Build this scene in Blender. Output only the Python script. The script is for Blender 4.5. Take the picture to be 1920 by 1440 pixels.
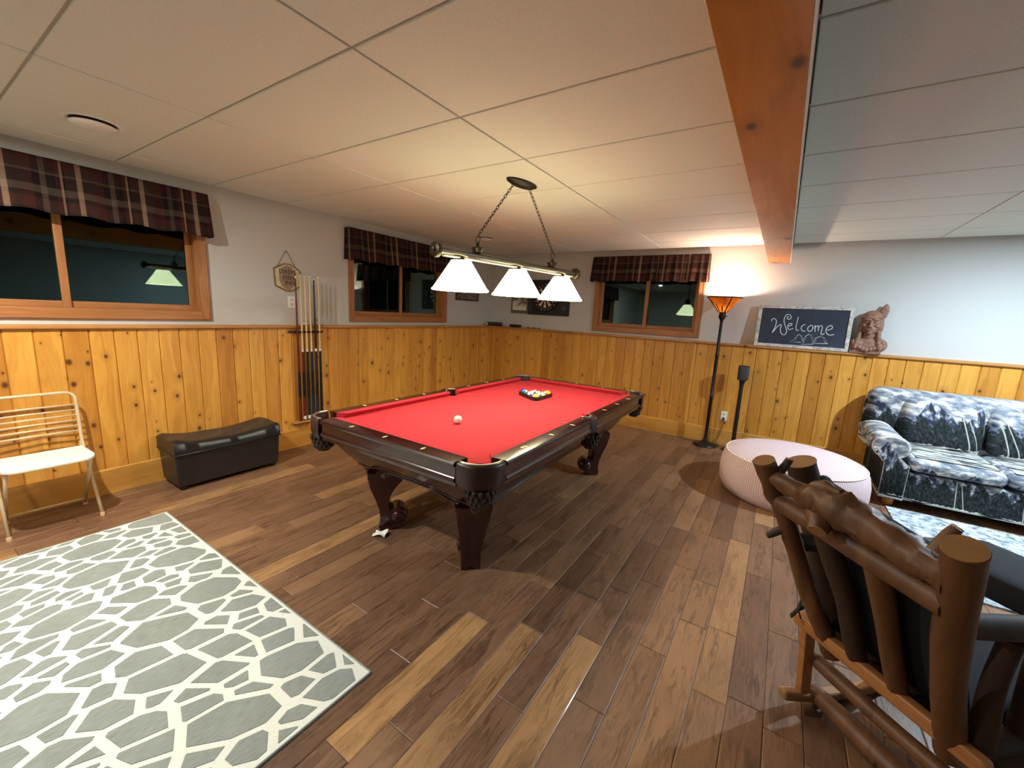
import bpy, bmesh, math, random
from mathutils import Vector, Matrix, noise as mnoise
random.seed(7)
PI = math.pi
for o in list(bpy.data.objects): bpy.data.objects.remove(o)
scene = bpy.context.scene
COL = scene.collection

# ------------------------------------------------------------------ camera
cam_d = bpy.data.cameras.new('camera'); cam = bpy.data.objects.new('camera', cam_d); COL.objects.link(cam)
cam_d.sensor_width = 36.0; cam_d.lens = 36.0 * 770.1 / 1920.0; cam_d.clip_start = 0.02
YAW, PITCH, ROLL = -0.5724, 0.1730, 0.0513
fwd = Vector((math.sin(YAW) * math.cos(PITCH), math.cos(YAW) * math.cos(PITCH), -math.sin(PITCH)))
rgt = Vector((math.cos(YAW), -math.sin(YAW), 0)); upv = rgt.cross(fwd)
r2 = math.cos(ROLL) * rgt + math.sin(ROLL) * upv; u2 = -math.sin(ROLL) * rgt + math.cos(ROLL) * upv
CAM = Vector((4.2227, -5.809, 1.5465))
m = Matrix((r2, u2, -fwd)).transposed().to_4x4(); m.translation = CAM
cam.matrix_world = m
scene.camera = cam

# ------------------------------------------------------------------ world, exposure, room lights
w = bpy.data.worlds.new('night'); scene.world = w; w.use_nodes = True
w.node_tree.nodes['Background'].inputs[0].default_value = (0.02, 0.035, 0.05, 1)
w.node_tree.nodes['Background'].inputs[1].default_value = 0.12
vs = scene.view_settings; vs.view_transform = 'Standard'; vs.look = 'None'; vs.gamma = 1; vs.use_curve_mapping = False
vs.exposure = 0.1
H = 2.4767          # ceiling height
# recessed ceiling lights: (x, y, watts, colour)
DOWNLIGHTS = [(1.25, -5.72, 74, (1.0, 0.97, 0.86)), (6.15, -1.55, 130, (0.68, 0.86, 1.0)), (2.3, -7.0, 20, (0.96, 1.0, 0.96))]
PENDANT_W = 11; PENDANT_C = (1.0, 0.88, 0.64)
TORCH_W = 36; TORCH_C = (1.0, 0.92, 0.76)

# ------------------------------------------------------------------ mesh helpers
class MB:
    def __init__(s): s.v = []; s.f = []; s.uv = None
    def add(s, vs, fs):
        n = len(s.v); s.v += [tuple(v) for v in vs]; s.f += [tuple(i + n for i in f) for f in fs]; return s
    def box(s, a, b):
        x0, y0, z0 = a; x1, y1, z1 = b
        return s.add([(x0,y0,z0),(x1,y0,z0),(x1,y1,z0),(x0,y1,z0),(x0,y0,z1),(x1,y0,z1),(x1,y1,z1),(x0,y1,z1)],
                     [(0,3,2,1),(4,5,6,7),(0,1,5,4),(1,2,6,5),(2,3,7,6),(3,0,4,7)])
    def loft(s, rings, cap0=True, cap1=True, closed=True):
        n = len(rings[0]); vs = [p for r in rings for p in r]; fs = []
        for i in range(len(rings) - 1):
            for j in range(n if closed else n - 1):
                k = (j + 1) % n
                fs.append((i*n+j, i*n+k, (i+1)*n+k, (i+1)*n+j))
        if cap0: fs.append(tuple(range(n - 1, -1, -1)))
        if cap1: fs.append(tuple((len(rings)-1)*n + j for j in range(n)))
        return s.add(vs, fs)
    def prism(s, poly, z0, z1):
        return s.loft([[(x, y, z0) for x, y in poly], [(x, y, z1) for x, y in poly]])
    def tube(s, pts, rad, n=8, closed=False, caps=True, wob=0, seed=0, sq=(1, 1)):
        pts = [Vector(p) for p in pts]; N = len(pts); rings = []; rnd = random.Random(seed)
        up = None
        for i, p in enumerate(pts):
            if closed: t = pts[(i + 1) % N] - pts[i - 1]
            else: t = pts[min(i + 1, N - 1)] - pts[max(i - 1, 0)]
            t.normalize()
            if up is None: up = Vector((0, 0, 1)) if abs(t.z) < .9 else Vector((0, 1, 0))
            a = up - t * up.dot(t)
            if a.length < 1e-4: a = t.orthogonal()
            a.normalize(); b = t.cross(a); up = a
            r = rad[i] if isinstance(rad, (list, tuple)) else rad
            rings.append([tuple(p + (a * math.cos(2*PI*k/n) * sq[0] + b * math.sin(2*PI*k/n) * sq[1]) * r * (1 + (wob * 1.6 * mnoise.noise((p + (a * math.cos(2*PI*k/n) + b * math.sin(2*PI*k/n)) * r * 1.5) * (9 + 40 * (wob > .14)) * .6 + Vector((seed * 3.1, 0, 0))) if wob else 0))) for k in range(n)])
        if closed: rings.append(rings[0]); caps = False
        return s.loft(rings, caps, caps)
    def lathe(s, prof, n=24, c=(0, 0, 0), cap=False, sx=1, sy=1):
        rings = [[(c[0] + r*math.cos(2*PI*k/n)*sx, c[1] + r*math.sin(2*PI*k/n)*sy, c[2] + z) for k in range(n)] for r, z in prof]
        return s.loft(rings, cap, cap)
    def ell(s, c, r, nu=14, nv=9, rot=None):
        vs = []; fs = []
        R = rot or Matrix.Identity(3); c = Vector(c)
        for i in range(nv + 1):
            ph = PI * i / nv
            for j in range(nu):
                th = 2 * PI * j / nu
                vs.append(tuple(c + R @ Vector((r[0]*math.sin(ph)*math.cos(th), r[1]*math.sin(ph)*math.sin(th), -r[2]*math.cos(ph)))))
        for i in range(nv):
            for j in range(nu):
                k = (j + 1) % nu; fs.append((i*nu+j, i*nu+k, (i+1)*nu+k, (i+1)*nu+j))
        return s.add(vs, fs)
    def surf(s, fn, nu, nv):
        vs = [fn(i / nu, j / nv) for j in range(nv + 1) for i in range(nu + 1)]
        fs = [(j*(nu+1)+i, j*(nu+1)+i+1, (j+1)*(nu+1)+i+1, (j+1)*(nu+1)+i) for j in range(nv) for i in range(nu)]
        return s.add(vs, fs)
    def xf(s, M, start=0):
        s.v = s.v[:start] + [tuple(M @ Vector(v)) for v in s.v[start:]]; return s

def mesh(name, mb, mat, smooth=None):
    me = bpy.data.meshes.new(name); me.from_pydata(mb.v, [], mb.f); me.validate(clean_customdata=False)
    bm = bmesh.new(); bm.from_mesh(me); bmesh.ops.remove_doubles(bm, verts=bm.verts, dist=1e-6)
    bmesh.ops.recalc_face_normals(bm, faces=bm.faces); bm.to_mesh(me); bm.free()
    if mat: me.materials.append(mat)
    if smooth:
        me.polygons.foreach_set('use_smooth', [True] * len(me.polygons))
        if smooth is not True:
            me.set_sharp_from_angle(angle=math.radians(smooth))
    return me
def link(name, me, parent=None, loc=None, rotz=0):
    o = bpy.data.objects.new(name, me); COL.objects.link(o)
    if parent: o.parent = parent
    if loc: o.location = loc
    if rotz: o.rotation_euler = (0, 0, rotz)
    return o
def obj(name, mb, mat, parent=None, smooth=None, loc=None, rotz=0, bev=0, seg=2):
    o = link(name, mesh(name, mb, mat, smooth), parent, loc, rotz)
    if bev:
        b = o.modifiers.new('bevel', 'BEVEL'); b.width = bev; b.segments = seg; b.limit_method = 'ANGLE'; b.angle_limit = math.radians(40)
    return o
def tag(o, label, cat, group=None):
    o['label'] = label; o['category'] = cat
    if group: o['group'] = group
    return o
def thing(name, label, cat, loc=(0, 0, 0), rotz=0, group=None):
    o = bpy.data.objects.new(name, None); COL.objects.link(o); o.location = loc; o.rotation_euler = (0, 0, rotz)
    o.empty_display_size = .1
    return tag(o, label, cat, group)
def struct(o, label=None, cat=None):
    o['kind'] = 'structure'
    if label: o['label'] = label
    if cat: o['category'] = cat
    return o
def sempty(name, label, cat, loc=(0, 0, 0), rotz=0):
    o = bpy.data.objects.new(name, None); COL.objects.link(o); o.location = loc; o.rotation_euler = (0, 0, rotz)
    return struct(o, label, cat)

# ------------------------------------------------------------------ material helpers
def lin(r, g, b):
    f = lambda c: (c / 255 / 12.92) if c / 255 <= .04045 else ((c / 255 + .055) / 1.055) ** 2.4
    return (f(r), f(g), f(b), 1)
class NT:
    def __init__(s, name):
        s.m = bpy.data.materials.new(name); s.m.use_nodes = True; s.t = s.m.node_tree; s.p = s.t.nodes['Principled BSDF']
        s.out = s.t.nodes['Material Output']
    def n(s, typ, **kw):
        nd = s.t.nodes.new(typ)
        for k, v in kw.items(): setattr(nd, k, v)
        return nd
    def l(s, a, b): s.t.links.new(a, b); return s
    def set(s, sock, v):
        if hasattr(v, 'is_output') or hasattr(v, 'links'): s.l(v, sock)
        else: sock.default_value = v
    def coord(s, kind='Object'):
        return s.n('ShaderNodeTexCoord').outputs[kind]
    def mapping(s, v, scale=(1, 1, 1), loc=(0, 0, 0), rot=(0, 0, 0)):
        nd = s.n('ShaderNodeMapping'); s.l(v, nd.inputs[0]); s.set(nd.inputs['Scale'], scale); s.set(nd.inputs['Location'], loc); s.set(nd.inputs['Rotation'], rot); return nd.outputs[0]
    def math(s, op, a, b=0.0, c=0.0, clamp=False):
        nd = s.n('ShaderNodeMath', operation=op, use_clamp=clamp); s.set(nd.inputs[0], a); s.set(nd.inputs[1], b); s.set(nd.inputs[2], c); return nd.outputs[0]
    def noise(s, v, scale, detail=2, rough=.5, dist=0, dim='3D'):
        nd = s.n('ShaderNodeTexNoise', noise_dimensions=dim); s.l(v, nd.inputs['Vector'])
        nd.inputs['Scale'].default_value = scale; nd.inputs['Detail'].default_value = detail; nd.inputs['Roughness'].default_value = rough; nd.inputs['Distortion'].default_value = dist
        return nd.outputs[0]
    def ramp(s, f, stops, interp='LINEAR'):
        nd = s.n('ShaderNodeValToRGB'); s.l(f, nd.inputs[0]); cr = nd.color_ramp; cr.interpolation = interp
        while len(cr.elements) < len(stops): cr.elements.new(.5)
        for e, (p, c) in zip(cr.elements, stops): e.position = p; e.color = c if len(c) == 4 else (*c, 1)
        return nd.outputs[0]
    def mix(s, f, a, b, mode='MIX'):
        nd = s.n('ShaderNodeMix', data_type='RGBA', blend_type=mode); s.set(nd.inputs[0], f); s.set(nd.inputs[6], a); s.set(nd.inputs[7], b); return nd.outputs[2]
    def sep(s, v):
        nd = s.n('ShaderNodeSeparateXYZ'); s.l(v, nd.inputs[0]); return nd.outputs
    def comb(s, x, y, z=0.0):
        nd = s.n('ShaderNodeCombineXYZ'); s.set(nd.inputs[0], x); s.set(nd.inputs[1], y); s.set(nd.inputs[2], z); return nd.outputs[0]
    def bump(s, h, strength=.3, dist=.01):
        nd = s.n('ShaderNodeBump'); nd.inputs['Strength'].default_value = strength; nd.inputs['Distance'].default_value = dist; s.l(h, nd.inputs['Height']); s.l(nd.outputs[0], s.p.inputs['Normal'])
    def fin(s, col=None, rough=.5, metal=0, spec=None, coat=None):
        if col is not None: s.set(s.p.inputs['Base Color'], col)
        s.set(s.p.inputs['Roughness'], rough); s.p.inputs['Metallic'].default_value = metal
        if spec is not None: s.p.inputs['Specular IOR Level'].default_value = spec
        if coat: s.p.inputs['Coat Weight'].default_value = coat; s.p.inputs['Coat Roughness'].default_value = .12
        return s.m
def plain(name, rgb, rough=.5, metal=0, var=.06, scale=25, bump=0, spec=None, coat=None):
    """solid colour with a slight procedural mottling"""
    t = NT(name); c = lin(*rgb); n = t.noise(t.coord(), scale, 3)
    lo = tuple(x * (1 - var) for x in c[:3]) + (1,); hi = tuple(min(1, x * (1 + var)) for x in c[:3]) + (1,)
    col = t.ramp(n, [(.3, lo), (.7, hi)])
    if bump: t.bump(n, bump, .004)
    return t.fin(col, rough, metal, spec, coat)
def emis(name, rgb, strength):
    t = NT(name); t.p.inputs['Base Color'].default_value = lin(*rgb); t.p.inputs['Emission Color'].default_value = lin(*rgb); t.p.inputs['Emission Strength'].default_value = strength
    return t.m
def wood(name, dark, light, axis='z', rand=True, knots=True, kcol=(92, 46, 16), rough=.42, grain=1.0, hue=None, ks=(9.0, 6.4), coat=None, kden=.64):
    t = NT(name); v = t.coord()
    x, y, z = t.sep(v)
    a = {'x': (y, z, x), 'y': (x, z, y), 'z': (x, y, z)}[axis]     # (across, depth, along)
    if rand:
        r = t.n('ShaderNodeObjectInfo').outputs['Random']; off = t.math('MULTIPLY', r, 173.0)
    else:
        r = None; off = 0.0
    across = t.math('ADD', a[0], t.math('MULTIPLY', a[1], .6)); along = t.math('ADD', a[2], off)
    warp = t.noise(t.comb(t.math('MULTIPLY', across, 6.0), along, 0.0), 1.6, 2)
    g = t.noise(t.comb(t.math('ADD', t.math('MULTIPLY', across, 26.0 * grain), t.math('MULTIPLY', warp, 5.0)), t.math('MULTIPLY', along, 1.3), off), 1.0, 4, .6)
    col = t.ramp(g, [(.25, lin(*dark)), (.75, lin(*light))])
    if rand:
        tone = t.ramp(r, hue or [(0, (1, 1, 1)), (.3, (.84, .78, .7)), (.55, (1.08, 1.04, 1.0)), (.8, (.72, .6, .48)), (1, (.95, .9, .85))])
        col = t.mix(1.0, col, tone, 'MULTIPLY')
    if knots:
        vo = t.n('ShaderNodeTexVoronoi', voronoi_dimensions='2D', feature='F1'); vo.inputs['Scale'].default_value = 1
        t.l(t.comb(t.math('ADD', t.math('MULTIPLY', across, ks[0]), off), t.math('MULTIPLY', along, ks[1])), vo.inputs['Vector'])
        pick = t.math('GREATER_THAN', t.sep(vo.outputs['Color'])[0], kden)
        rad = t.math('MULTIPLY_ADD', t.math('POWER', t.sep(vo.outputs['Color'])[1], 2.0), .15, .045)
        k = t.math('SUBTRACT', 1.0, t.math('DIVIDE', vo.outputs['Distance'], rad), clamp=True)
        k = t.math('MULTIPLY', t.math('MULTIPLY', k, 1.6, clamp=True), pick)
        halo = t.math('MULTIPLY', t.math('SUBTRACT', 1.0, t.math('DIVIDE', vo.outputs['Distance'], t.math('MULTIPLY', rad, 3.0)), clamp=True), pick)
        col = t.mix(t.math('MULTIPLY', halo, .55), col, t.mix(.5, lin(*dark), lin(*kcol)))
        col = t.mix(k, col, lin(*kcol))
    t.bump(g, .08, .004)
    return t.fin(col, rough, coat=coat)

M = {}
M['wall'] = plain('drywall_paint', (195, 194, 190), .75, var=.015, scale=60, bump=.02)
M['tile'] = NT('ceiling_tile')
_t = M['tile']; _n = _t.noise(_t.coord(), 90, 4, .7); _n2 = _t.noise(_t.coord(), 400, 2)
_t.bump(_t.math('ADD', _n, _n2), .18, .004); M['tile'] = _t.fin(_t.ramp(_n, [(.3, lin(210, 213, 204)), (.7, lin(222, 225, 216))]), .8)
M['tee'] = plain('ceiling_grid_paint', (176, 168, 156), .5, var=.01)
M['white'] = plain('white_plastic', (235, 235, 230), .4, var=.01)
PINE_HUE = [(0, (1, 1, 1)), (.2, (.86, .80, .70)), (.42, (1.06, 1.06, 1.06)), (.6, (.92, .86, .76)), (.74, (.70, .57, .42)), (.88, (1, .97, .93)), (1, (.78, .68, .55))]
M['pine'] = wood('knotty_pine_board', (196, 131, 48), (232, 173, 78), 'z', hue=PINE_HUE, coat=.15)
M['pine_x'] = wood('pine_trim_x', (168, 108, 52), (202, 146, 82), 'x', rand=False, ks=(4, 1.6), kden=.7)
M['pine_y'] = wood('pine_trim_y', (168, 108, 52), (202, 146, 82), 'y', rand=False, ks=(4, 1.6), kden=.7)
M['base_x'] = wood('pine_baseboard_x', (186, 128, 52), (214, 160, 78), 'x', rand=False, ks=(4, 2.0), kden=.6, coat=.15)
M['base_y'] = wood('pine_baseboard_y', (186, 128, 52), (214, 160, 78), 'y', rand=False, ks=(4, 2.0), kden=.6, coat=.15)
M['beam'] = wood('pine_beam', (172, 104, 30), (200, 130, 46), 'y', rand=False, ks=(5.0, 2.6), kden=.5, kcol=(84, 40, 12), coat=.2)
M['case'] = wood('oak_casing', (138, 86, 44), (182, 122, 70), 'x', rand=False, knots=False, grain=1.6)
M['casez'] = wood('oak_casing_upright', (138, 86, 44), (182, 122, 70), 'z', rand=False, knots=False, grain=1.6)
M['casey'] = wood('oak_casing_along', (138, 86, 44), (182, 122, 70), 'y', rand=False, knots=False, grain=1.6)
def floor_mat():
    t = NT('hickory_planks')
    at = t.n('ShaderNodeAttribute', attribute_name='tone'); tone = at.outputs['Fac']
    x, y, z = t.sep(t.coord('Object')); off = t.math('MULTIPLY', tone, 91.7)
    warp = t.noise(t.comb(t.math('MULTIPLY', x, 9.0), t.math('ADD', y, off), off), 2.2, 3, .6)
    g = t.noise(t.comb(t.math('ADD', t.math('MULTIPLY', x, 34.0), t.math('MULTIPLY', warp, 11.0)), t.math('MULTIPLY', y, 2.4), off), 1.0, 5, .65)
    blot = t.noise(t.comb(t.math('MULTIPLY', x, 5.0), t.math('MULTIPLY', y, 2.0), off), 1.5, 3)
    base = t.ramp(tone, [(0, lin(110, 80, 60)), (.18, lin(142, 106, 80)), (.38, lin(124, 92, 70)), (.55, lin(152, 116, 86)), (.72, lin(136, 102, 78)), (.86, lin(166, 128, 92)), (1, lin(194, 150, 100))])
    dk = t.mix(1.0, base, (.46, .42, .40, 1), 'MULTIPLY')
    f = t.ramp(g, [(.34, (1, 1, 1)), (.50, (.25, .25, .25)), (.62, (0, 0, 0))])
    col = t.mix(f, base, dk)
    col = t.mix(t.math('MULTIPLY', blot, .5), col, t.mix(1.0, col, (.62, .55, .5, 1), 'MULTIPLY'))
    t.bump(t.math('ADD', g, t.math('MULTIPLY', blot, 2.0)), .22, .004)
    return t.fin(col, t.math('MULTIPLY_ADD', g, .2, .32), coat=.12)
M['floor'] = floor_mat()
M['seam'] = plain('plank_seam', (44, 28, 18), .8)
M['mahogany'] = wood('dark_mahogany', (38, 14, 12), (62, 24, 20), 'y', rand=False, knots=False, grain=.8, rough=.22, coat=.5)
M['mahoganyx'] = wood('dark_mahogany_x', (38, 14, 12), (62, 24, 20), 'x', rand=False, knots=False, grain=.8, rough=.22, coat=.5)
M['mahoganyz'] = wood('dark_mahogany_z', (42, 16, 14), (66, 26, 22), 'z', rand=False, knots=False, grain=.8, rough=.25, coat=.4)
M['cloth'] = plain('red_billiard_cloth', (182, 50, 62), .9, var=.05, scale=300, bump=.05, spec=.15)
M['cast'] = plain('pocket_casting', (52, 30, 28), .38, var=.25, scale=14)
M['lip'] = plain('pocket_lip_metal', (150, 142, 130), .3, metal=.7)
M['net'] = plain('pocket_leather', (40, 26, 20), .5, var=.3, scale=60)
M['pearl'] = plain('sight_inlay', (240, 232, 190), .3)
M['black'] = plain('black_plastic', (24, 23, 24), .45, var=.1)
M['blackmetal'] = plain('dark_bronze', (34, 28, 25), .45, metal=.4, var=.15)
M['steel'] = plain('brushed_pewter', (96, 90, 80), .34, metal=.9)
M['bronze'] = plain('antique_bronze', (62, 52, 42), .4, metal=.8)
M['leather'] = plain('black_leather', (32, 30, 31), .36, var=.25, scale=9, bump=.12, spec=.5)
M['cream'] = plain('cream_enamel', (214, 188, 150), .35, metal=.15)
M['seat'] = plain('white_vinyl', (238, 234, 222), .5, var=.02)
M['glass'] = NT('window_glass')
def glass_mat():
    t = M['glass']
    fr = t.n('ShaderNodeFresnel'); fr.inputs[0].default_value = 1.37
    tr = t.n('ShaderNodeBsdfTransparent'); tr.inputs[0].default_value = (.72, .82, .82, 1)
    gl = t.n('ShaderNodeBsdfGlossy'); gl.inputs['Roughness'].default_value = .012; gl.inputs['Color'].default_value = (.82, .95, .93, 1)
    n = t.noise(t.coord(), 2.5, 2)
    mx = t.n('ShaderNodeMixShader'); t.l(t.math('MULTIPLY_ADD', n, .02, fr.outputs[0]), mx.inputs[0]); t.l(tr.outputs[0], mx.inputs[1]); t.l(gl.outputs[0], mx.inputs[2])
    t.l(mx.outputs[0], t.out.inputs[0]); t.t.nodes.remove(t.p); return t.m
M['glass'] = glass_mat()
M['soil'] = plain('dark_soil', (20, 22, 20), .9, var=.3)

# ================================================================== THE ROOM
XR, YR = 8.2, -8.4            # right wall, rear wall
HC = 1.30                     # top of the wainscot cap
def wall_with_holes(u0, u1, z1, holes, place):
    """wall slab in (u,z) with rectangular holes; place maps (u, d, z) to world, d = depth outward"""
    us = sorted({u0, u1, *[h[0] for h in holes], *[h[1] for h in holes]}); zs = sorted({0, z1, *[h[2] for h in holes], *[h[3] for h in holes]})
    mb = MB()
    for i in range(len(us) - 1):
        for j in range(len(zs) - 1):
            cu, cz = (us[i] + us[i+1]) / 2, (zs[j] + zs[j+1]) / 2
            if any(h[0] < cu < h[1] and h[2] < cz < h[3] for h in holes): continue
            a = MB().box((us[i], 0, zs[j]), (us[i+1], .16, zs[j+1])); mb.add([place(*v) for v in a.v], a.f)
    return mb
RC = .07                                        # painted wall sits back behind the wainscot: a ledge
PL = lambda u, d, z: (-RC - d, u, z)            # left wall, u = y
PB = lambda u, d, z: (u, RC + d, z)             # back wall, u = x
WIN_L1 = (-5.92, -4.176, 1.339, 2.38); WIN_L2 = (-2.765, -1.09, 1.339, 2.38); WIN_B = (1.815, 3.31, 1.335, 2.38)
ins = .055
hole = lambda wn: (wn[0] + ins, wn[1] - ins, wn[2] + ins, wn[3] - ins)
wall_left = struct(obj('wall_left', wall_with_holes(YR, .3, H + .1, [hole(WIN_L1), hole(WIN_L2)], PL).box((-RC + .0005, YR, 0), (0, RC - .001, HC - .031)), M['wall']), 'light grey painted left wall above knotty pine wainscot', 'wall')
wall_back = struct(obj('wall_back', wall_with_holes(-.069, XR + .16, H + .1, [hole(WIN_B)], PB).box((.0005, 0, 0), (XR, RC - .0005, HC - .031)), M['wall']), 'light grey painted back wall above knotty pine wainscot', 'wall')
struct(obj('wall_right', MB().box((XR, YR - .16, 0), (XR + .16, .0, H + .1)), M['wall']), 'painted wall at the right end of the room', 'wall')
struct(obj('wall_rear', MB().box((-.16, YR - .16, 0), (XR, YR, H + .1)), M['wall']), 'painted wall behind the viewer', 'wall')
# wainscot boards, each one a part of its wall
BW = .1345; BT = .018
def board_mesh(w):
    c = .007
    prof = [(-w/2, 0), (-w/2, -BT + c), (-w/2 + c, -BT), (w/2 - c, -BT), (w/2, -BT + c), (w/2, 0)]
    return mesh('board', MB().prism(prof, 0, HC - .025 - .2), M['pine'])
bm_full = board_mesh(BW - .0015)
k = 0
y = -.004 - BW / 2
while y > -6.6:
    link('board', bm_full, wall_left, (0, y, .2), PI / 2); y -= BW
x = 3.985 - 29 * BW + BW / 2
while x < XR - .1:
    if x - BW/2 > .018: link('board', bm_full, wall_back, (x, 0, .2))
    x += BW
fx0 = .0185; fx1 = 3.985 - 29 * BW
while fx1 - BW > fx0: fx1 -= BW
if fx1 - fx0 > .01: link('board', board_mesh(fx1 - fx0 - .001), wall_back, ((fx0 + fx1) / 2, 0, .2))
# cap rails and baseboards
def cap_profile(): return [(RC - .0005, HC - .03), (-.036, HC - .03), (-.045, HC - .022), (-.045, HC - .006), (-.038, HC), (RC - .0005, HC)]
obj_cap = MB().loft([[(0 - d, YR, z) for d, z in cap_profile()], [(-d, RC - .0005, z) for d, z in cap_profile()]])
struct(obj('trim_1', obj_cap, M['pine_y']), 'pine cap rail along the left wall wainscot', 'trim')
struct(obj('trim_2', MB().loft([[(0.045, d, z) for d, z in cap_profile()], [(XR, d, z) for d, z in cap_profile()]]), M['pine_x']), 'pine cap rail along the back wall wainscot', 'trim')
bp = [(0, 0), (-.026, 0), (-.026, .192), (-.02, .2), (0, .2)]
struct(obj('baseboard_left', MB().loft([[(-d, YR, z) for d, z in bp], [(-d, 0, z) for d, z in bp]]), M['base_y']), 'wide pine baseboard along the left wall', 'baseboard')
struct(obj('baseboard_back', MB().loft([[(.026, d, z) for d, z in bp], [(XR, d, z) for d, z in bp]]), M['base_x']), 'wide pine baseboard along the back wall', 'baseboard')

# ------------------------------------------------------------------ floor planks
floor = struct(obj('floor', MB().box((-.16, YR - .16, -.06), (XR + .16, .16, -.006)), M['seam']), 'hand-scraped brown hickory plank floor', 'floor')
PW = .132
JOINTS = {-8: [-4.376], -7: [-4.70], -6: [-4.302], -5: [-4.928], -4: [-4.199], -3: [-4.60, -5.3], -2: [-4.094], -1: [-3.468, -4.42], 0: [-3.975], 1: [-3.26, -3.673, -4.6], 2: [-4.084], -9: [-4.05], -10: [-4.62]}
TONES = {(-6, -4.7): .99, (-4, -4.6): .90, (-2, -4.5): .93, (-8, -4.1): .12, (-5, -4.5): .2, (-3, -4.2): .3, (-1, -4.1): .35, (0, -4.4): .66, (1, -3.9): .82, (1, -3.45): .8, (0, -3.5): .78, (2, -3.7): .84, (-4, -3.9): .02, (-2, -3.6): .05, (-7, -4.2): .42, (2, -4.5): .6, (-6, -4.0): .5}
planks = []
rp = random.Random(21)
i0 = math.floor((0 - 3.84) / PW); i1 = math.ceil((XR - 3.84) / PW)
for i in range(i0, i1):
    x0 = max(3.84 + i * PW, 0); x1 = min(3.84 + (i + 1) * PW, XR)
    js = sorted(JOINTS.get(i, [rp.uniform(-5.0, -3.6)]))
    ys = list(js); 
    while ys[0] > YR: ys.insert(0, ys[0] - rp.choice((.62, .8, 1.05, 1.22, 1.4)))
    while ys[-1] < 0: ys.append(ys[-1] + rp.choice((.45, .62, .8, 1.05, 1.22)))
    for a, b in zip(ys[:-1], ys[1:]):
        a = max(a, YR); b = min(b, 0)
        if b - a < .02: continue
        tone = rp.random() * .8
        if rp.random() < .06: tone = rp.uniform(.85, .95)
        for (ti, ty), tv in TONES.items():
            if ti == i and a < ty < b: tone = tv
        planks.append((x0, x1, a, b, tone))
def plank_mb(mb, x0, x1, a, b):
    g = .0007; c = .0035; t = 0.0
    r = lambda d, z: [(x0 + d, a + d, z), (x1 - d, a + d, z), (x1 - d, b - d, z), (x0 + d, b - d, z)]
    mb.loft([r(g, -.012), r(g, -.0022), r(g + c, t)], cap0=False)
def vis_score(p):
    c = Vector(((p[0]+p[1])/2, (p[2]+p[3])/2, 0)); best = 0
    for fy in (.02, .5, .98):
        d = Vector((c.x, p[2] + (p[3] - p[2]) * fy, 0)) - CAM; z = d.dot(fwd)
        if z < .3: continue
        px = 960 + 770 * d.dot(r2) / z; py = 720 - 770 * d.dot(u2) / z
        if -60 < px < 1980 and -60 < py < 1500:
            hid = (0.72 < c.x < 2.9 and p[3] < -4.9)
            best = max(best, (p[3] - p[2]) / z ** 2.4 * (.05 if hid else 1))
    return best
planks.sort(key=vis_score, reverse=True)
vals = []
rest = MB(); rest_t = []
def set_tone(me, vals):
    a = me.attributes.new('tone', 'FLOAT', 'POINT'); a.data.foreach_set('value', vals)
for n, p in enumerate(planks):
    if n < 300 and vis_score(p) > 0:
        mb = MB(); plank_mb(mb, *p[:4]); me = bpy.data.meshes.new('plank'); me.from_pydata(mb.v, [], mb.f); me.materials.append(M['floor'])
        set_tone(me, [p[4]] * len(me.vertices)); link('plank', me, floor)
    else:
        k = len(rest.v); plank_mb(rest, *p[:4]); rest_t += [p[4]] * (len(rest.v) - k)
me = bpy.data.meshes.new('planks'); me.from_pydata(rest.v, [], rest.f); me.materials.append(M['floor']); set_tone(me, rest_t)
o = link('planks', me, floor); o['kind'] = 'stuff'

# ------------------------------------------------------------------ ceiling tiles and grid
ceiling = struct(obj('ceiling', MB().box((-.16, YR - .16, H + .03), (XR + .16, .16, H + .1)), M['tee']), 'suspended ceiling of large white acoustic tiles', 'ceiling')
xl = [0, .31, 1.53, 2.75, 3.972]; xr_ = [4.183, 5.39, 6.61, 7.83, XR]
yl = [0, -.462]
while yl[-1] > YR: yl.append(max(yl[-1] - .61, YR))
tiles = {}
for xs in (xl, xr_):
    for xa, xb in zip(xs[:-1], xs[1:]):
        for yb, ya in zip(yl[:-1], yl[1:]):
            key = (round(xb - xa, 3), round(yb - ya, 3))
            if key[1] < .02: continue
            if key not in tiles:
                wx, wy = key[0] / 2 - .0055, key[1] / 2 - .0055; c = .003
                r = lambda d, z: [(-wx + d, -wy + d, z), (wx - d, -wy + d, z), (wx - d, wy - d, z), (-wx + d, wy - d, z)]
                tiles[key] = mesh('ceiling_tile', MB().loft([r(0, .02), r(0, .0025), r(c, -.0005)]), M['tile'])
            link('ceiling_tile', tiles[key], ceiling, ((xa + xb) / 2, (ya + yb) / 2, H))
for xs in (xl, xr_):
    for xx in xs[1:-1]: obj('ceiling_tee', MB().box((xx - .012, YR, H + .007), (xx + .012, 0, H + .02)), M['tee'], ceiling)
for yy in yl[1:-1]:
    obj('ceiling_tee', MB().box((0, yy - .012, H + .0065), (3.972, yy + .012, H + .021)), M['tee'], ceiling)
    obj('ceiling_tee', MB().box((4.183, yy - .012, H + .0065), (XR, yy + .012, H + .021)), M['tee'], ceiling)
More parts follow.
